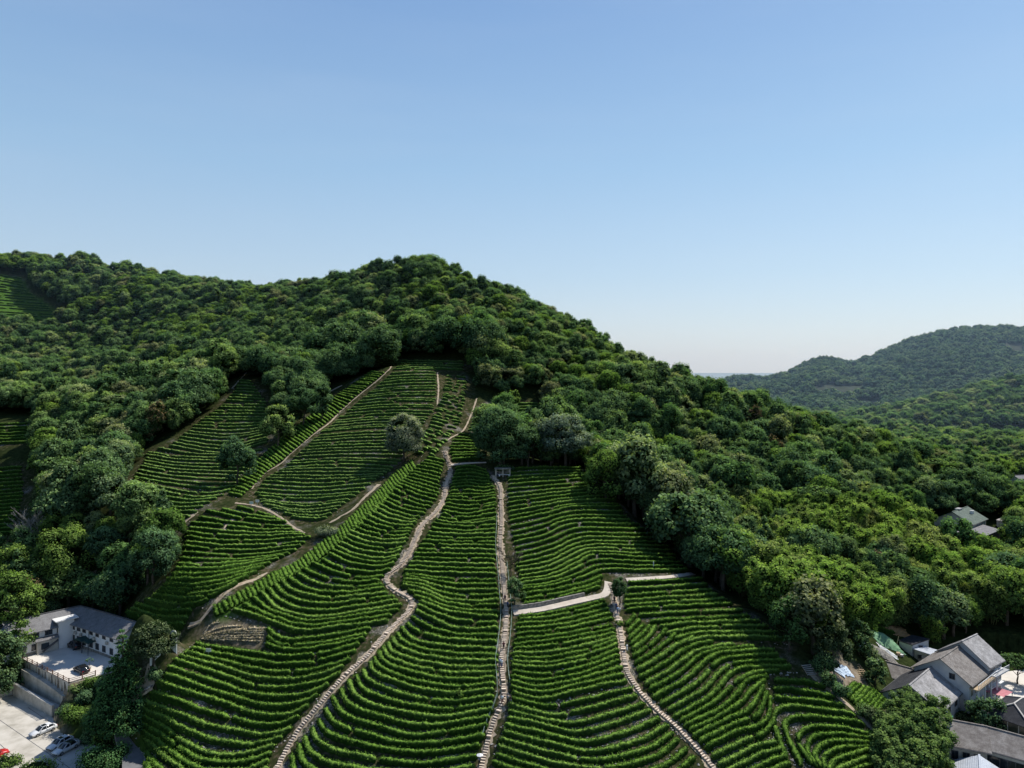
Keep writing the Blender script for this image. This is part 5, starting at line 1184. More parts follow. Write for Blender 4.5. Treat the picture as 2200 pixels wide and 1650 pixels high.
def car(a, b_, z, paint, label, suv=False, group=None, dark_roof=False):
    """a: rear ground point, b_: front ground point"""
    a, b_ = Vector((a.x, a.y, 0)), Vector((b_.x, b_.y, 0)); c = (a+b_)/2; e = empty('parked_car', (c.x, c.y, z), math.atan2((b_-a).y, (b_-a).x)); e.scale = (1.08, 1.08, 1.08); tag(e, label, 'car', group)
    L = 2.35; hb = .92 if not suv else 1.05; ht = 1.46 if not suv else 1.78
    def sec(x, w, z0, z1, tuck=.9): return [(x, -w*tuck, z0), (x, -w, z0+.2), (x, -w, z1-.22), (x, -w*.9, z1), (x, w*.9, z1), (x, w, z1-.22), (x, w, z0+.2), (x, w*tuck, z0)]
    body = loft([sec(-L, .74, .38, hb-.12), sec(-L+.15, .86, .26, hb+.02), sec(-1.4, .92, .22, hb+.04), sec(0, .93, .22, hb), sec(1.1, .92, .22, hb-.02), sec(1.75, .88, .24, hb-.12), sec(L-.12, .80, .28, hb-.26), sec(L, .66, .36, hb-.36)], 'body', paint, e)
    xr, xf = (-1.75, .95) if not suv else (-2.05, 1.0)
    def cab(x, w, z1): return [(x, -w, hb-.08), (x, -w*.82, z1), (x, w*.82, z1), (x, w, hb-.08)]
    g = loft([cab(xr-.25, .80, hb), cab(xr+.35, .84, ht-.10), cab(-.2, .86, ht), cab(.35, .85, ht-.05), cab(xf+.2, .80, hb-.02)], 'windows', M_glass, e)
    mb = MB(); mb.poly([(xr+.30, -.66, ht-.08), (-.2, -.70, ht+.025), (.33, -.68, ht-.03), (.33, .68, ht-.03), (-.2, .70, ht+.025), (xr+.30, .66, ht-.08)], [(0, 1, 4, 5), (1, 2, 3, 4)]); rf = mb.build('roof', M_glass if dark_roof else paint, e)
    if not dark_roof:
        mb = MB(); mb.box((-.15, 0, ht+.04), (.75, .9, .03)); mb.build('sunroof', M_glass, rf)
    for s in (-1, 1):
        mb = MB(); mb.bar((xr+.05, s*.84, hb), (xr+.36, s*.72, ht-.06), .09); mb.bar((-.25, s*.87, hb), (-.25, s*.73, ht), .07); mb.bar((xf+.15, s*.83, hb-.02), (.36, s*.71, ht-.03), .08); mb.build('pillar', paint, e)
        mb = MB(); mb.box((L-.16, s*.6, hb-.32), (.2, .34, .15)); mb.build('headlight', M_lamp, e)
        mb = MB(); mb.box((-L+.06, s*.62, hb-.16), (.12, .34, .16)); mb.build('tail_light', M_red, e)
        mb = MB(); mb.box((.72, s*1.0, hb+.06), (.14, .2, .13)); mb.build('wing_mirror', paint, e)
        for x in (-1.42, 1.42):
            mb = MB(); mb.tube([(x, s*.70, .33), (x, s*.94, .33)], .33, 14); t = mb.build('wheel', M_tyre, e); mb = MB(); mb.tube([(x, s*.93, .33), (x, s*.955, .33)], .20, 10); mb.build('rim', M_rim, t)
    return e
car(PZ(120, 1563, .06), PZ(64, 1586, .06), .06, M_carw, 'white saloon car parked alone nearest the retaining wall', group=None)
car(PZ(155, 1589, .06), PZ(102, 1616, .06), .06, M_carw, 'white car parked close on the far side of a dark roofed car')
car(PZ(168, 1599, .06), PZ(114, 1627, .06), .06, M_carw, 'white car with dark glass roof beside another white car', dark_roof=True)
car(PZ(187, 1450, ZU), PZ(163, 1437, ZU), ZU+.03, M_carb, 'black car parked at the forecourt corner by the railing')
car(PZ(172, 1398, ZU), PZ(149, 1386, ZU), ZU+.03, M_carb, 'black off-road car parked by the white stair tower', suv=True)
car(PZ(-26, 1634, .06), PZ(0, 1624, .06), .06, surf('red_car_paint', (.45, .02, .02), (.55, .03, .03), .5, .3), 'red car just showing at the left edge of the car park')
# potted tree on the forecourt
p = PZ(192, 1438, ZU); mb = MB(); mb.tube([(0, 0, 0), (0, 0, .6)], [.35, .45], 10); e = empty('potted_tree', (p.x, p.y, ZU+.03)); tag(e, 'small airy tree in a tub beside the black car', 'potted plant'); mb.build('pot', M_cream, e)
mb = MB(); mb.tube([(0, 0, .5), (0, 0, 1.8)], .05, 5); mb.build('trunk', M_bark, e); o = link(bpy.data.objects.new('crown', crown_mesh('crown', [(0, 0, 2.2, .5), (.5, .2, 1.9, .4), (-.5, -.1, 2.0, .4)], .12, 260, M_broad, 5, core=.3))); o.parent = e

# ------------------------------------------------------------------ village on the right
yd = [PZ(2120, 1448, 2.2), PZ(2260, 1432, 2.2), PZ(2330, 1500, 2.2), PZ(2200, 1510, 2.2), PZ(2110, 1512, 2.2)]
slab('yard_paving', yd, 2.26, M_yard, .5)
h1, L1_, H1_ = gable('village_house', 'tall pale house with brown grey roof and wooden balcony facing the yard', PZ(2022, 1415, 12.8), PZ(2066, 1386, 12.8), 5.6, 2.2, 9.2, 12.8, M_brown, M_vwall, .7, roofm2=M_brown)
for zc in (1.5, 4.6):
    for x in np.linspace(-L1_/2+1.2, L1_/2-1.2, 5): win(h1, x, -5.6, zc, 'y-', 1.5, 1.5, M_wframe)
for x, zc in ((-2.2, 7.4), (1.6, 4.4)): win(h1, -L1_/2, x, zc, 'x-', 1.1, 1.2)
mb = MB(); mb.box((0, -6.5, 5.95), (L1_+.4, 1.8, .2)); bal = mb.build('balcony', M_timber, h1)
mb = MB()
for x in np.linspace(-L1_/2, L1_/2, 14): mb.box((x, -7.3, 6.55), (.07, .07, 1.1))
mb.box((0, -7.3, 7.1), (L1_+.3, .1, .1)); mb.build('balustrade', M_wframe, bal)
mb = MB()
for x in np.linspace(-L1_/2+.3, L1_/2-.3, 4): mb.box((x, -7.2, 2.9), (.28, .28, 5.9))
mb.build('column', M_white, bal)
h2, L2_, H2_ = gable('village_house', 'rear three storey house with bleached grey roof and long white balcony', PZ(2069, 1378, 14.2), PZ(2097, 1365, 14.2), 5.3, 2.2, 10.4, 14.2, M_pale, M_vwall, .6, roofm2=M_slate)
for zc in (1.5, 4.6, 7.4):
    for x in np.linspace(-L2_/2+1.2, L2_/2-1.2, 4): win(h2, x, -5.3, zc, 'y-', 1.5, 1.6, M_wframe)
mb = MB(); mb.box((0, -6.1, 6.1), (L2_+.3, 1.6, .22)); bal = mb.build('balcony', M_wframe, h2); mb = MB()
for x in np.linspace(-L2_/2, L2_/2, 12): mb.box((x, -6.85, 6.75), (.07, .07, 1.1))
mb.box((0, -6.85, 7.3), (L2_+.25, .1, .1)); mb.build('balustrade', M_wframe, bal)
mb = MB(); mb.box((0, -5.6, 3.1), (L2_+.2, .6, .2)); mb.build('floor_band', M_white, h2)
h3, L3_, H3_ = gable('village_house', 'front house with dark tiled slope and one bleached slope', PZ(1956, 1472, 10.2), PZ(2011, 1426, 10.2), 5.6, 2.6, 6.9, 10.2, M_pale, M_vwall, .6, roofm2=M_darkslate)
for x in np.linspace(-L3_/2+1.3, L3_/2-1.3, 4): win(h3, x, -5.6, 2.6, 'y-', 1.4, 1.4); win(h3, x, 5.6, 2.6, 'y+', 1.2, 1.2)
win(h3, -L3_/2, 0, 3.2, 'x-', 1.4, 1.4)
h4, L4_, H4_ = gable('village_house', 'low brown grey roofed house left of the taller village houses', PZ(1903, 1422, 7.6), PZ(1956, 1437, 7.6), 3.8, 3.6, 6.0, 7.6, M_brown, M_cream, .5)
for x in np.linspace(-L4_/2+1.2, L4_/2-1.2, 3): win(h4, x, -3.8, 1.4, 'y-', 1.1, 1.1)
door(h4, 0.3, -3.8, 0.0, 'y-')
s4, _l = prism_px('shed', 'small dark roofed shed beside the allotment beds', [(1929, 1377), (1960, 1387), (1998, 1374), (1959, 1365)], 8.6, 5.6, M_darkslate, 'shed', wallm=M_vwall, zs=[8.3, 8.4, 8.9, 8.8]); win(s4, .5*(_l[1].x+_l[2].x)-.25, .5*(_l[1].y+_l[2].y)-.2, 1.9, 'y-', .9, .9)
s5, _l = prism_px('lean_to', 'grey roofed lean-to between the shed and the tall house', [(1961, 1395), (2000, 1408), (2015, 1398), (1984, 1389)], 7.4, 4.6, M_metal, 'shed', wallm=M_cream); win(s5, (_l[0].x+_l[1].x)/2, (_l[0].y+_l[1].y)/2+.3, 1.6, 'y-', 1.6, .9)
h6, L6_, H6_ = gable('long_house', 'long low house with plain brown grey roof at the lower edge', PZ(2026, 1545, 7.6), PZ(2112, 1561, 7.6), 5.2, 1.4, 5.4, 7.6, M_brown, M_cream, .7)
for x in np.linspace(-L6_/2+1.5, L6_/2-1.5, 3): win(h6, x, -5.2, 2.0, 'y-', 1.1, 1.6)
h7, L7_, H7_ = gable('long_house', 'brown grey roofed wing running off the right edge', PZ(2117, 1562, 7.5), PZ(2260, 1600, 7.5), 4.6, 1.4, 5.5, 7.5, M_brown, M_cream, .6)
for x in np.linspace(-L7_/2+1.5, L7_/2-1.5, 4): win(h7, x, -4.6, 2.0, 'y-', 2.4, 1.9)
h8, L8_, H8_ = gable('metal_roof_shed', 'pale ribbed metal gabled shed at the bottom edge', PZ(2104, 1626, 4.8), PZ(2112, 1740, 4.8), 3.6, 1.0, 3.0, 4.8, M_metal, M_white, .4, cat='shed')
win(h8, -L8_/2, 0, 1.2, 'x-', 1.0, .9)
# hip roofed pavilion with glass walls
hc = PZ(2188, 1528, 5.6); hp = empty('hip_roof_pavilion', (hc.x, hc.y, 2.2), .62); tag(hp, 'dark hip roofed pavilion with glazed walls at the right edge', 'building')
mb = MB(); a_, c_ = 6.2, 4.6; V = [(-a_, -c_, 3.2), (a_, -c_, 3.2), (a_, c_, 3.2), (-a_, c_, 3.2), (-a_+4, 0, 5.6), (a_-4, 0, 5.6)]; V += [(x, y, z-.18) for x, y, z in V[:4]]
mb.poly(V, [(0, 1, 5, 4), (1, 2, 5), (2, 3, 4, 5), (3, 0, 4), (6, 7, 1, 0), (7, 8, 2, 1), (8, 9, 3, 2), (9, 6, 0, 3), (9, 8, 7, 6)]); ro = mb.build('roof', M_darkslate, hp)
mb = MB()
for i, j in ((0, 4), (1, 5), (2, 5), (3, 4), (4, 5)): mb.bar(Vector(V[i])+Vector((0, 0, .08)), Vector(V[j])+Vector((0, 0, .08)), .26, .18)
mb.build('ridge_cap', M_cope, ro)
mb = MB(); mb.box((0, 0, 1.4), (11, 8, 3.1)); mb.build('glass_wall', M_glass, hp); mb = MB()
for x in np.linspace(-5.5, 5.5, 7): mb.box((x, -4.03, 1.5), (.14, .1, 3.0)); mb.box((x, 4.03, 1.5), (.14, .1, 3.0))
for y in np.linspace(-3.9, 3.9, 5): mb.box((-5.53, y, 1.5), (.1, .14, 3.0)); mb.box((5.53, y, 1.5), (.1, .14, 3.0))
mb.build('mullions', M_steel, hp)
def awning(name, label, cs, zs, mat, zg=2.2, cat='awning'):
    P = [PZ(x, y, z) for (x, y), z in zip(cs, zs)]; C = sum(P, Vector())/4; e = empty(name, (C.x, C.y, zg)); tag(e, label, cat); L = [Vector((p.x-C.x, p.y-C.y, p.z-zg)) for p in P]; mb = MB()
    G = [[L[0].lerp(L[1], i/8).lerp(L[3].lerp(L[2], i/8), j/3)+Vector((0, 0, -.09*math.sin(math.pi*i/8)*math.sin(math.pi*j/3)+(.05 if i % 2 else 0))) for i in range(9)] for j in range(4)]; V = [v for r_ in G for v in r_]; Fc = [(j*9+i, j*9+i+1, (j+1)*9+i+1, (j+1)*9+i) for j in range(3) for i in range(8)]
    mb.poly(V, Fc); mb.build('canopy', mat, e)
    for p in L:
        m2 = MB(); m2.bar((p.x*.96, p.y*.96, 0), (p.x*.96, p.y*.96, p.z-.05), .09); m2.build('post', M_steel, e)
awning('courtyard_awning', 'large faded red awning over the courtyard', [(2110, 1484), (2158, 1498), (2176, 1487), (2125, 1471)], [4.6, 4.6, 5.1, 5.1], M_pinkred)
awning('courtyard_awning', 'small faded red awning left of the large one', [(2083, 1510), (2102, 1516), (2114, 1506), (2096, 1502)], [4.2, 4.2, 4.5, 4.5], M_pinkred)
awning('roof_awning', 'bright green awning on the terrace of the front house', [(2024, 1470), (2040, 1477), (2050, 1466), (2033, 1458)], [6.3, 6.3, 6.9, 6.9], M_greenfab, 5.0)
awning('roof_awning', 'green sheet behind the long low house', [(2020, 1541), (2045, 1543), (2048, 1538), (2026, 1536)], [4.2, 4.2, 4.5, 4.5], M_greenfab, 2.0)
p = PZ(2046, 1505, 2.2); an = empty('annex', (p.x, p.y, 2.2), .75); tag(an, 'narrow grey white annex between the front house and the courtyard', 'building'); mb = MB(); mb.box((0, 0, 1.9), (5.0, 3.4, 5.4)); mb.build('wall', M_white, an)
mb = MB(); mb.box((0, 0, 4.72), (5.4, 3.8, .22)); mb.build('roof', M_conc2, an); mb = MB()
for x in np.linspace(-2.5, 2.5, 7): mb.box((x, -1.75, 5.3), (.06, .06, 1.0))
mb.box((0, -1.75, 5.8), (5.1, .07, .07)); mb.build('terrace_railing', M_steel, an)
for x in (-1.4, .9): win(an, x, -1.7, 1.2, 'y-', 1.1, 1.2); win(an, x, -1.7, 3.4, 'y-', 1.1, 1.1)
p = PZ(2085, 1528, 2.2); railing('courtyard_railing', 'pale steel railing round the sunken courtyard', [PZ(2055, 1530, 2.2), PZ(2090, 1512, 2.2), PZ(2110, 1520, 2.2), PZ(2080, 1540, 2.2)], 2.4, M_cope, 1.1, 1.6, 2, .08)
# courtyard tables
for i, (x, y, lb) in enumerate(((2128, 1500, 'low table under the large faded red awning'), (2146, 1494, 'second table under the large faded red awning, nearer the pavilion'), (2103, 1530, 'small dark table between the annex and the pavilion'))):
    p = PZ(x, y, 2.3); e = empty('courtyard_table', (p.x, p.y, 2.28), i*.7); tag(e, lb, 'table'); mb = MB(); mb.box((0, 0, .74), (1.3, .8, .06)); mb.build('table_top', M_wood, e)
    for sx_, sy_ in ((1, 1), (1, -1), (-1, 1), (-1, -1)): mb = MB(); mb.box((sx_*.55, sy_*.32, .36), (.07, .07, .72)); mb.build('leg', M_steel, e)
# allotment clutter
M_blue = surf('pale_blue_sheeting', (.42, .55, .72), (.68, .76, .84), 1.2, .6, bump=.5); M_net = surf('green_shade_net', (.10, .25, .12), (.26, .42, .26), 1.5, .9); M_whites = surf('white_sheeting', (.55, .58, .56), (.8, .8, .78), 1, .6, bump=.5)
def sheet(name, label, px, py, wx, wy, mat, rz, hump=.3, cat='sheet', seed=0):
    w = cast(px, py)[0]; r = np.random.default_rng(seed); n = 12; gx_, gy_ = np.meshgrid(np.linspace(-1, 1, n), np.linspace(-1, 1, n)); edge = 1+r.normal(0, .06, gx_.shape); lx, ly = gx_*wx/2*edge, gy_*wy/2*edge
    X_ = w[0]+lx*math.cos(rz)-ly*math.sin(rz); Y_ = w[1]+lx*math.sin(rz)+ly*math.cos(rz); Z_ = ground(X_.ravel(), Y_.ravel()).reshape(X_.shape)+.1+hump*(1-gx_**2)*(1-gy_**2)+np.abs(r.normal(0, .09, X_.shape))
    V = np.stack([X_-w[0], Y_-w[1], Z_-w[2]], -1).reshape(-1, 3); i = (np.arange(n-1)[:, None]*n+np.arange(n-1)[None]).ravel(); o = link(bpy.data.objects.new(name, mesh_np(name, V, np.stack([i, i+1, i+n+1, i+n], 1), [mat]))); o.location = w; return tag(o, label, cat)
sheet('tarpaulin', 'pale blue crumpled sheeting on the bank under the trees', 1790, 1432, 5, 2.2, M_blue, -.6, .4, seed=1)
sheet('tarpaulin', 'second pale blue sheet lower right on the bank', 1815, 1442, 3.2, 2.4, M_blue, .3, .3, seed=2)
sheet('tarpaulin', 'greenish white plastic sheet covering a low heap', 1863, 1398, 4.6, 3.2, M_whites, .5, 1.0, seed=3)
sheet('shade_net', 'green shade net over the allotment beds', 1903, 1380, 7.5, 5.0, M_net, .2, 1.5, 'net', 4)
sheet('tarpaulin', 'white sheet spread above the low brown roof', 1908, 1402, 4.5, 1.8, M_whites, -.2, .4, seed=5)
sheet('rubble_heap', 'grey rubble heap behind the low brown roofs', 1900, 1408, 6, 3, M_stone, .1, .9, 'heap', 6)
sheet('tarpaulin', 'small red sheet on the clutter heap', 1888, 1399, 1.6, .9, M_pinkred, .1, .3, seed=7)
sheet('soil_heap', 'orange brown earth bank beside the shed', 1925, 1357, 7, 4, surf('orange_earth', (.34, .20, .09), (.50, .32, .16), 1.5, 1), .2, .8, 'heap', 8)
for i, (x, y, lb) in enumerate(((1896, 1360, 'upper hedge bed of the allotment'), (1890, 1352, 'topmost hedge bed of the allotment'), (1884, 1346, 'short hedge bed at the allotment corner'))):
    a = PZ(x-14, y+4, 9); w0 = np.array([[a.x, a.y], [a.x+3, a.y+1.6], [a.x+6, a.y+2.6]]); Vh, Qh, Th, Sh = hedge_mesh('bed', resample(w0, 12), M_tea, 1.1, .9, .4, 22)
    tag(link(bpy.data.objects.new('garden_hedge', set_top_light(mesh_np('garden_hedge', Vh, Qh, [M_tea], smooth=True, T=Th), Sh))), lb, 'hedge')
def crate(px, py, s, mat, label, name='crate', cat='crate'):
    w = cast(px, py)[0]; e = empty(name, (w[0], w[1], w[2]), random.uniform(0, 1.5)); tag(e, label, cat); mb = MB(); sx_, sy_, sz_ = s
    mb.box((0, 0, sz_/2), (sx_, sy_, sz_)); mb.build('box', mat, e); mb = MB()
    for z in (.12, .5, .88): mb.box((0, 0, sz_*z), (sx_+.06, sy_+.06, sz_*.09))
    mb.build('battens', M_timber, e)
crate(1930, 1408, (1.0, .8, .7), M_timber, 'light wooden crate at the right end of the clutter heap'); crate(1937, 1411, (.8, .7, .6), M_whites, 'white crate beside the light wooden one'); crate(1878, 1404, (.9, .7, .6), M_cream, 'cream crate left of the small red sheet')
for i, (px, py, rz, lb) in enumerate(((1858, 1462, .3, 'pale slatted timber frame beside the small tea plot'), (1856, 1450, .3, 'smaller slatted timber frame above the other one'), (1745, 1452, .2, 'weathered plank fence at the edge of the bank'))):
    w = cast(px, py)[0]; e = empty('slatted_frame', (w[0], w[1], w[2]), rz); tag(e, lb, 'frame'); mb = MB(); W_ = 2.2 if i != 1 else 1.4
    for k in range(6): mb.bar((-W_/2, k*.42, .35+k*.22), (W_/2, k*.42, .35+k*.22), .2, .07)
    mb.build('slats', M_timber if i < 2 else M_cream, e); mb = MB()
    for s in (-1, 1): mb.bar((s*W_/2, -.1, .2), (s*W_/2, 2.3, 1.5), .09); mb.bar((s*W_/2, 2.2, -.2), (s*W_/2, 2.2, 1.5), .09)
    mb.build('legs', M_timber, e)
w = PZ(1922, 1402, 5.5); mb = MB(); mb.bar((0, 0, -.5), (1.1, .2, 4.0), .14); o = mb.build('timber_prop', M_timber); o.location = w; tag(o, 'leaning pale timber prop left of the dark shed', 'post')
# upper hamlet
h9, L9_, H9_ = gable('village_house', 'house with green roof and pale gable among the valley trees', PZ(2047, 1100, 23.5), PZ(2078, 1089, 23.5), 6.4, 14.5, 20, 23.5, M_greenroof, M_cream, .6)
for x in (-3, 0, 3): win(h9, x, -6.4, 3.6, 'y-', 1.5, 1.6, M_wframe)
win(h9, -L9_/2, 0, 3.2, 'x-', 1.2, 1.2); mb = MB(); mb.box((-1, 0.2, H9_+3.8), (3.5, 1.6, .5)); mb.build('solar_heater', M_steel, h9)
mb = MB(); mb.tube([(2.5, -3, H9_+1.9), (2.5, -3, H9_+3.2)], .5, 8); mb.tube([(4, -3, H9_+1.9), (4, -3, H9_+3.0)], .5, 8); mb.build('water_tanks', M_wframe, h9)
f1, _l = prism_px('flat_roof_house', 'low building with grey flat roof below the green roofed house', [(2083, 1139), (2119, 1152), (2150, 1139), (2112, 1128)], 18.4, 14.5, M_slate, 'house', wallm=M_darkw); win(f1, -1.0, -3.9, 1.6, 'y-', 1.4, 1.2)
f2, _l = prism_px('flat_roof_house', 'small flat roofed outbuilding left of the grey flat roof', [(2053, 1143), (2076, 1152), (2090, 1144), (2066, 1136)], 17.2, 14, M_slate, 'house', wallm=M_white); win(f2, -.5, -2.3, 1.3, 'y-', .9, .9)
f3, _l = prism_px('flat_roof_house', 'pale roofed house half hidden at the right of the hamlet', [(2140, 1118), (2170, 1124), (2190, 1112), (2160, 1107)], 18.5, 14.5, M_pale, 'house', wallm=M_cream); win(f3, 0, -3.2, 2, 'y-', 1, 1)
for i, (px, py, Y, w_, rm, lb) in enumerate(((2180, 1010, 400, 9, M_metal, 'tiny pale roofed house at the right edge beyond the tall trees'), (2196, 1022, 380, 8, M_slate, 'tiny grey roofed house below the pale roofed one'), (1966, 1112, 262, 7, M_metal, 'little pale roof showing between bamboo and trees'),
        (2046, 1050, 330, 6, M_pinkred, 'tiny reddish roof hidden among the tall trees'), (2177, 811, 842, 8, M_metal, 'white roofed pavilion on the middle hill'))):
    P0 = PY(px, py, Y); zz = P0.z; hh, Lh, _h = gable('hillside_house', lb, (P0.x-w_/2, P0.y), (P0.x+w_/2, P0.y+2), w_*.3, zz-4.5, zz-1.2, zz, rm, M_white, .5); win(hh, 0, -w_*.3, 1.8, 'y-', 1.2, 1.2); win(hh, -w_*.3, -w_*.3, 1.8, 'y-', 1.2, 1.2)
P0 = PY(1771, 842, 1290); mb = MB(); mb.box((0, 0, 3), (7, 7, 9)); e = empty('hillside_lodge', (P0.x, P0.y, P0.z-4)); tag(e, 'tiny white lodge standing on the distant hillside', 'building'); mb.build('wall', M_white, e); mb = MB(); mb.box((0, 0, 9), (8.4, 8.4, 3), taper=.3); mb.build('roof', M_metal, e)

# ------------------------------------------------------------------ hut at the head of the straight path
w = cast(1080, 1022)[0]; e = empty('rest_hut', (w[0], w[1], w[2]), .1); tag(e, 'low rest hut with flat overgrown roof at the head of the straight path', 'hut')
mb = MB(); mb.box((0, 0, 2.3), (5.0, 2.6, .3)); mb.build('roof', M_stone, e); mb = MB()
for x in (-2.2, 0, 2.2):
    for y in (-1.1, 1.1): mb.box((x, y, 1), (.22, .22, 2.6))
mb.build('pillars', M_conc2, e); mb = MB(); mb.box((0, 1.1, 1.0), (4.6, .15, 2.5)); mb.build('back_wall', M_stone, e); mb = MB(); mb.box((.4, -.9, .45), (3.6, .5, .12)); mb.box((-1.1, -.9, .2), (.3, .45, .4)); mb.box((1.9, -.9, .2), (.3, .45, .4)); mb.build('bench', M_white, e)
# rope fences beside the straight path
for side, lb, i0, i1 in ((-1, 'thin pale rope fence left of the straight steps', .25, .93), (1, 'thin green rope fence right of the straight steps', .45, .85)):
    w = PW['straight']; a, b_ = int(len(w)*i0), int(len(w)*i1); w = w[a:b_]; t_, n_ = frames(w); sd = side*(1 if n_[0, 0] > 0 else -1); P = [(w[i, 0]+n_[i, 0]*sd*1.25, w[i, 1]+n_[i, 1]*sd*1.25, w[i, 2]) for i in range(0, len(w), 5)]
    e = empty('rope_fence', P[0]); tag(e, lb, 'fence'); o0 = Vector(P[0]); mr = MB(); mp = MB(); mt = surf('faded_green_rope', (.25, .36, .30), (.36, .46, .40), 2, .9)
    for a_, b_ in zip(P[:-1], P[1:]): mr.bar(Vector(a_)-o0+Vector((0, 0, .95)), Vector(b_)-o0+Vector((0, 0, .95)), .05); mr.bar(Vector(a_)-o0+Vector((0, 0, .5)), Vector(b_)-o0+Vector((0, 0, .5)), .04)
    for a_ in P: m2 = MB(); q_ = Vector(a_)-o0; m2.bar(q_-Vector((0, 0, .3)), q_+Vector((0, 0, 1.05)), .09); m2.build('post', mt, e)
    mr.build('rope', mt, e)
# signs
for i, (px, py, lb) in enumerate(((540, 1090, 'small white notice board at the corner of the dirt track'), (448, 1410, 'small white board among the lower rows'), (1404, 1222, 'thin white marker post in the shade by the right hand wood'), (553, 1086, 'short white sign right of the notice board'))):
    w = cast(px, py)[0]; e = empty('notice_board', (w[0], w[1], w[2]), 0); tag(e, lb, 'sign'); mb = MB(); mb.box((0, 0, .6), (.08, .08, 1.3)); mb.build('post', M_steel, e); mb = MB(); mb.box((0, -.05, 1.35), (1.1 if i != 2 else .25, .06, .75 if i != 2 else 1.2)); mb.build('board', M_whites, e)

# ------------------------------------------------------------------ people on the paths
M_skin = surf('skin', (.42, .25, .17), (.50, .31, .22), 3, .6); M_hair = surf('dark_hair', (.01, .008, .006), (.02, .016, .012), 3, .7)
def person(x, y, z, rz, top, legs, label, stride=.22, hat=None):
    e = link(bpy.data.objects.new('person', None)); e.location = (x, y, z); e.rotation_euler = (0, 0, rz); e.empty_display_size = .2; tag(e, label, 'person')
    V, E, Rr = [], [], []
    def add(p, r, par=None):
        V.append(p); Rr.append(r)
        if par is not None: E.append((par, len(V)-1))
        return len(V)-1
    s = stride; pel = add((0, 0, .95), .14); ch = add((0, .02, 1.25), .15, pel); nk = add((0, .02, 1.45), .065, ch); hd = add((0, .03, 1.60), .105, nk)
    add((0, .03, 1.68), .095, hd); add((0, .13, 1.59), .02, hd)                      # crown of the head, nose
    for sx_ in (-1, 1): add((sx_*.10, .02, 1.59), .02, hd)
    for sx_ in (-1, 1):
        f = s*sx_; k1 = add((sx_*.10, f*.3, .86), .095, pel); k2 = add((sx_*.11, f*.6+.03, .50), .06, k1); k3 = add((sx_*.11, f, .10), .04, k2); k4 = add((sx_*.12, f+.10, .045), .035, k3)
        a1 = add((sx_*.19, .02, 1.38), .055, ch); a2 = add((sx_*.25, -f*.3, 1.12), .042, a1); a3 = add((sx_*.26, .08-f*.5, .90), .03, a2); pm = add((sx_*.26, .10-f*.5, .83), .028, a3)
        for q in range(4): add((sx_*(.245+.012*q), .10+.012*q-f*.5, .745+.008*abs(q-1)), .008, pm)
        add((sx_*.23, .13-f*.5, .80), .009, pm)
    me = bpy.data.meshes.new('body'); me.from_pydata(V, E, []); o = link(bpy.data.objects.new('body', me)); o.parent = e; me.materials.append(M_skin)
    md_ = o.modifiers.new('skin', 'SKIN'); sk = me.skin_vertices[0].data
    for i, r in enumerate(Rr): sk[i].radius = (r, r)
    sk[0].use_root = True; o.modifiers.new('sub', 'SUBSURF').levels = 1; o.modifiers['sub'].render_levels = 1
    mb = MB(); mb.tube([(0, .0, .92), (0, .01, 1.1), (0, .02, 1.34), (0, .02, 1.46)], [.19, .19, .21, .10], 10)
    for sx_ in (-1, 1): f = s*sx_; mb.tube([(sx_*.16, .02, 1.40), (sx_*.255, -f*.3, 1.10)], [.085, .07], 8)
    mb.build('shirt', top, e, True); mb = MB(); mb.tube([(0, 0, .80), (0, 0, .98)], [.185, .175], 10)
    for sx_ in (-1, 1): f = s*sx_; mb.tube([(sx_*.09, f*.2, .88), (sx_*.11, f*.6+.03, .50), (sx_*.11, f, .12)], [.12, .09, .07], 8)
    mb.build('trousers', legs, e, True); mb = MB(); mb.ball((0, .0, 1.655), (.115, .125, .115), 10, 7); mb.build('hair', hat or M_hair, e, True); return e
def cl(name, c): return surf(name, c, tuple(min(1, x*1.2) for x in c), 3, .85)
c_dark, c_blue, c_white, c_maroon, c_grey, c_lblue, c_purple = cl('dark_cloth', (.02, .02, .025)), cl('blue_cloth', (.05, .08, .2)), cl('white_cloth', (.7, .7, .72)), cl('maroon_cloth', (.13, .04, .05)), cl('grey_cloth', (.2, .2, .22)), cl('light_blue_cloth', (.35, .45, .62)), cl('purple_cloth', (.08, .04, .09))
for px, py, rz, top, lg, lb in ((1085, 1294, 2.8, c_purple, c_dark, 'person in dark purple walking down just above the path junction'), (1082, 1397, 0, c_maroon, c_dark, 'person in a maroon top climbing the straight steps'), (1075, 1433, .2, c_lblue, c_grey, 'person in a light blue top on the straight steps'),
        (1078, 1436, .1, c_white, c_blue, 'person in white with blue trousers beside the light blue top'), (1079, 1513, 0, c_white, c_maroon, 'person in a white shirt low on the straight steps'), (1097, 1512, 2, c_dark, c_grey, 'person in dark clothes standing on the bank right of the steps'),
        (1091, 1511, 3, c_grey, c_dark, 'person in grey beside the person in dark clothes'), (1320, 1297, 3.0, c_dark, c_dark, 'person all in black at the top of the right hand path'), (1324, 1312, 0, c_blue, c_dark, 'person in a blue top going up the shaded right hand path'),
        (1327, 1320, .1, c_lblue, c_blue, 'person in pale blue at the end of the shaded steps'), (1331, 1321, 0, c_white, c_grey, 'person in white at the edge of the shaded steps'), (1347, 1400, 1.2, c_white, c_white, 'person in white beside the right hand path'),
        (1070, 1024, 2, c_dark, c_blue, 'person in dark top before the rest hut'), (1091, 1307, 1, c_blue, c_dark, 'person in blue where the flat track meets the steps')):
    w = cast(px, py)[0]; person(w[0], w[1], w[2]+(.22 if abs(px-1080) < 8 or 1318 < px < 1333 else .05), rz, top, lg, lb)
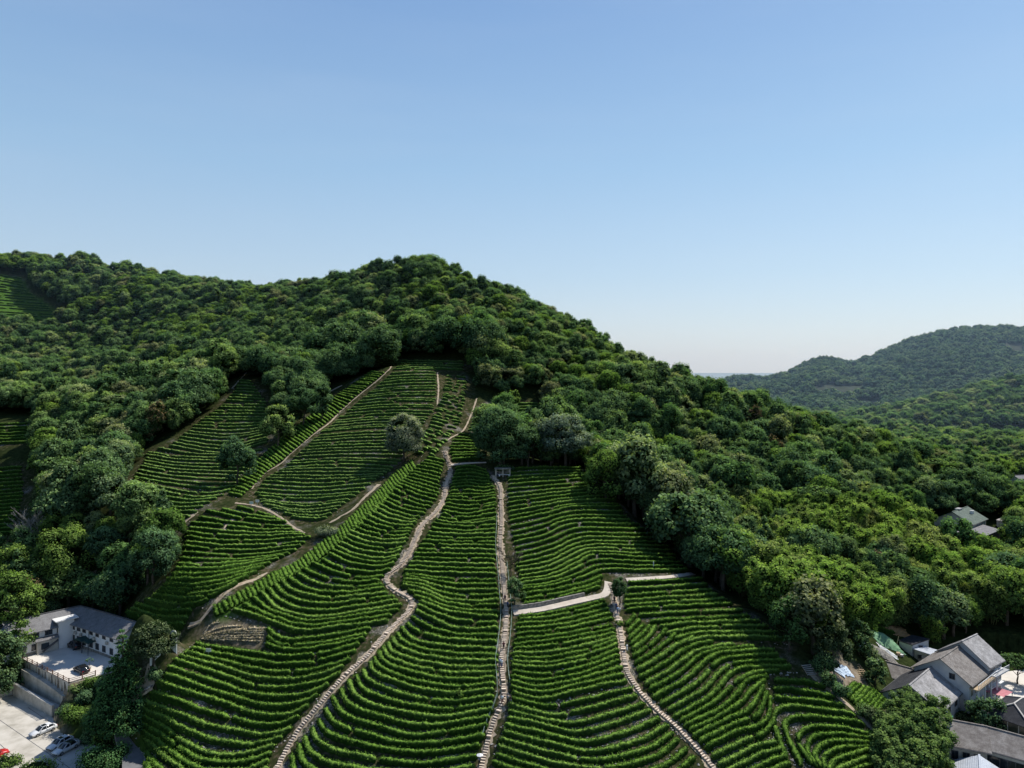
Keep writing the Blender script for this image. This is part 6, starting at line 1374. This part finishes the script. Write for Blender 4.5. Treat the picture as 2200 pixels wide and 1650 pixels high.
# white parasol low on the straight path
w = cast(1031, 1646)[0]; e = empty('umbrella', (w[0], w[1], w[2])); tag(e, 'small white umbrella held open low on the straight steps', 'umbrella'); mb = MB(); n = 8; V = [(0, 0, 2.3)]+[(.62*math.cos(k*6.283/n), .62*math.sin(k*6.283/n), 2.02) for k in range(n)]; mb.poly(V, [(0, 1+k, 1+(k+1) % n) for k in range(n)]); mb.build('canopy', c_white, e); mb = MB(); mb.bar((0, 0, 1.1), (0, 0, 2.32), .03); mb.build('shaft', M_steel, e)
person(w[0]-.1, w[1]+.1, w[2]+.1, 0, c_grey, c_dark, 'person under the small white umbrella at the photo foot')
# ------------------------------------------------------------------ camera, sun, sky
cam = bpy.data.cameras.new('camera'); co = link(bpy.data.objects.new('camera', cam)); scene.camera = co
co.location = (0, 0, CAMZ); co.rotation_euler = (R(90), 0, 0)
cam.sensor_width = 36; cam.lens = 36*F/2200; cam.shift_y = -28/2200; cam.clip_start = 0.5; cam.clip_end = 60000
SUN_AZ, SUN_EL = R(54), R(52)            # azimuth right of the view axis (+Y towards +X)
sun = bpy.data.lights.new('sun', 'SUN'); sun.energy = 5.0; sun.angle = R(0.53); sun.color = (1.0, 0.955, 0.88)
so = link(bpy.data.objects.new('sun', sun))
dv = Vector((math.sin(SUN_AZ)*math.cos(SUN_EL), math.cos(SUN_AZ)*math.cos(SUN_EL), math.sin(SUN_EL)))
so.rotation_euler = dv.to_track_quat('Z', 'Y').to_euler(); so.location = dv*400
wd = bpy.data.worlds.new('World'); scene.world = wd; wd.use_nodes = True; nt = wd.node_tree
bg = nt.nodes['Background']
sky = nt.nodes.new('ShaderNodeTexSky'); sky.sky_type = 'NISHITA'; sky.sun_disc = False
sky.sun_elevation = SUN_EL; sky.sun_rotation = SUN_AZ; sky.altitude = 80; sky.air_density = 1.0; sky.dust_density = 1.2; sky.ozone_density = 1.6
tc = nt.nodes.new('ShaderNodeTexCoord'); sx = nt.nodes.new('ShaderNodeSeparateXYZ'); nt.links.new(tc.outputs['Generated'], sx.inputs[0])
# clear-air gradient by height above the horizon, blended with the sun-dependent sky
gr = nt.nodes.new('ShaderNodeValToRGB'); nt.links.new(sx.outputs[2], gr.inputs[0]); el = gr.color_ramp.elements
for _ in range(5): el.new(.5)
for e, (p, c) in zip(el, [(0.0, (.80, .86, .94)), (.05, (.76, .84, .94)), (.13, (.59, .75, .92)), (.27, (.41, .63, .88)), (.48, (.25, .43, .76)), (.64, (.11, .23, .53)), (1.0, (.045, .11, .33))]): e.position = p; e.color = (*c, 1)  # highest stops darkened above the view to lower ambient fill
sc_ = nt.nodes.new('ShaderNodeMix'); sc_.data_type = 'RGBA'; sc_.blend_type = 'MULTIPLY'; sc_.inputs[0].default_value = 1
nt.links.new(sky.outputs[0], sc_.inputs[6]); sc_.inputs[7].default_value = (.088, .110, .120, 1)
mx = nt.nodes.new('ShaderNodeMix'); mx.data_type = 'RGBA'; mx.inputs[0].default_value = 0.66
nt.links.new(sc_.outputs[2], mx.inputs[6]); nt.links.new(gr.outputs[0], mx.inputs[7]); mr = nt.nodes.new('ShaderNodeMapRange'); nt.links.new(sx.outputs[1], mr.inputs[0]); mr.inputs[1].default_value = -.9; mr.inputs[2].default_value = .45; mr.inputs[3].default_value = .66; mr.inputs[4].default_value = 1.0   # sky behind the camera dimmed to lower the ambient fill
m3 = nt.nodes.new('ShaderNodeVectorMath'); m3.operation = 'SCALE'; mp = nt.nodes.new('ShaderNodeMapping'); mp.inputs['Scale'].default_value = (1.2, 1.2, 9); nt.links.new(tc.outputs['Generated'], mp.inputs[0])
nz = nt.nodes.new('ShaderNodeTexNoise'); nz.inputs['Scale'].default_value = 2.2; nz.inputs['Detail'].default_value = 5; nt.links.new(mp.outputs[0], nz.inputs['Vector'])
nr_ = nt.nodes.new('ShaderNodeMapRange'); nt.links.new(nz.outputs[0], nr_.inputs[0]); nr_.inputs[1].default_value = .45; nr_.inputs[2].default_value = .8; nr_.inputs[3].default_value = 0; nr_.inputs[4].default_value = .05
m4 = nt.nodes.new('ShaderNodeMix'); m4.data_type = 'RGBA'; nt.links.new(nr_.outputs[0], m4.inputs[0]); nt.links.new(mx.outputs[2], m4.inputs[6]); m4.inputs[7].default_value = (.80, .85, .92, 1)   # faint uneven veil of cloud
nt.links.new(m4.outputs[2], m3.inputs[0]); nt.links.new(mr.outputs[0], m3.inputs['Scale']); nt.links.new(m3.outputs[0], bg.inputs[0]); bg.inputs[1].default_value = 1.0
# thin haze lying over the valley and the far hills
m, nt, out = new_mat('valley_haze'); vs = nt.nodes.new('ShaderNodeVolumeScatter'); vs.inputs['Color'].default_value = (.52, .74, 1, 1); vs.inputs['Density'].default_value = 0.00013; vs.inputs['Anisotropy'].default_value = .35
nt.links.new(vs.outputs[0], out.inputs['Volume'])
b = MB(); b.box((0, 6000, 140), (16000, 11300, 350)); tag(b.build('haze', m), kind='structure')
scene.view_settings.view_transform = 'Standard'; scene.view_settings.look = 'None'; scene.view_settings.exposure = 0
scene.cycles.max_bounces = 5; scene.cycles.diffuse_bounces = 2; scene.cycles.transmission_bounces = 3; scene.cycles.glossy_bounces = 2; scene.cycles.volume_bounces = 0
scene.cycles.transparent_max_bounces = 4
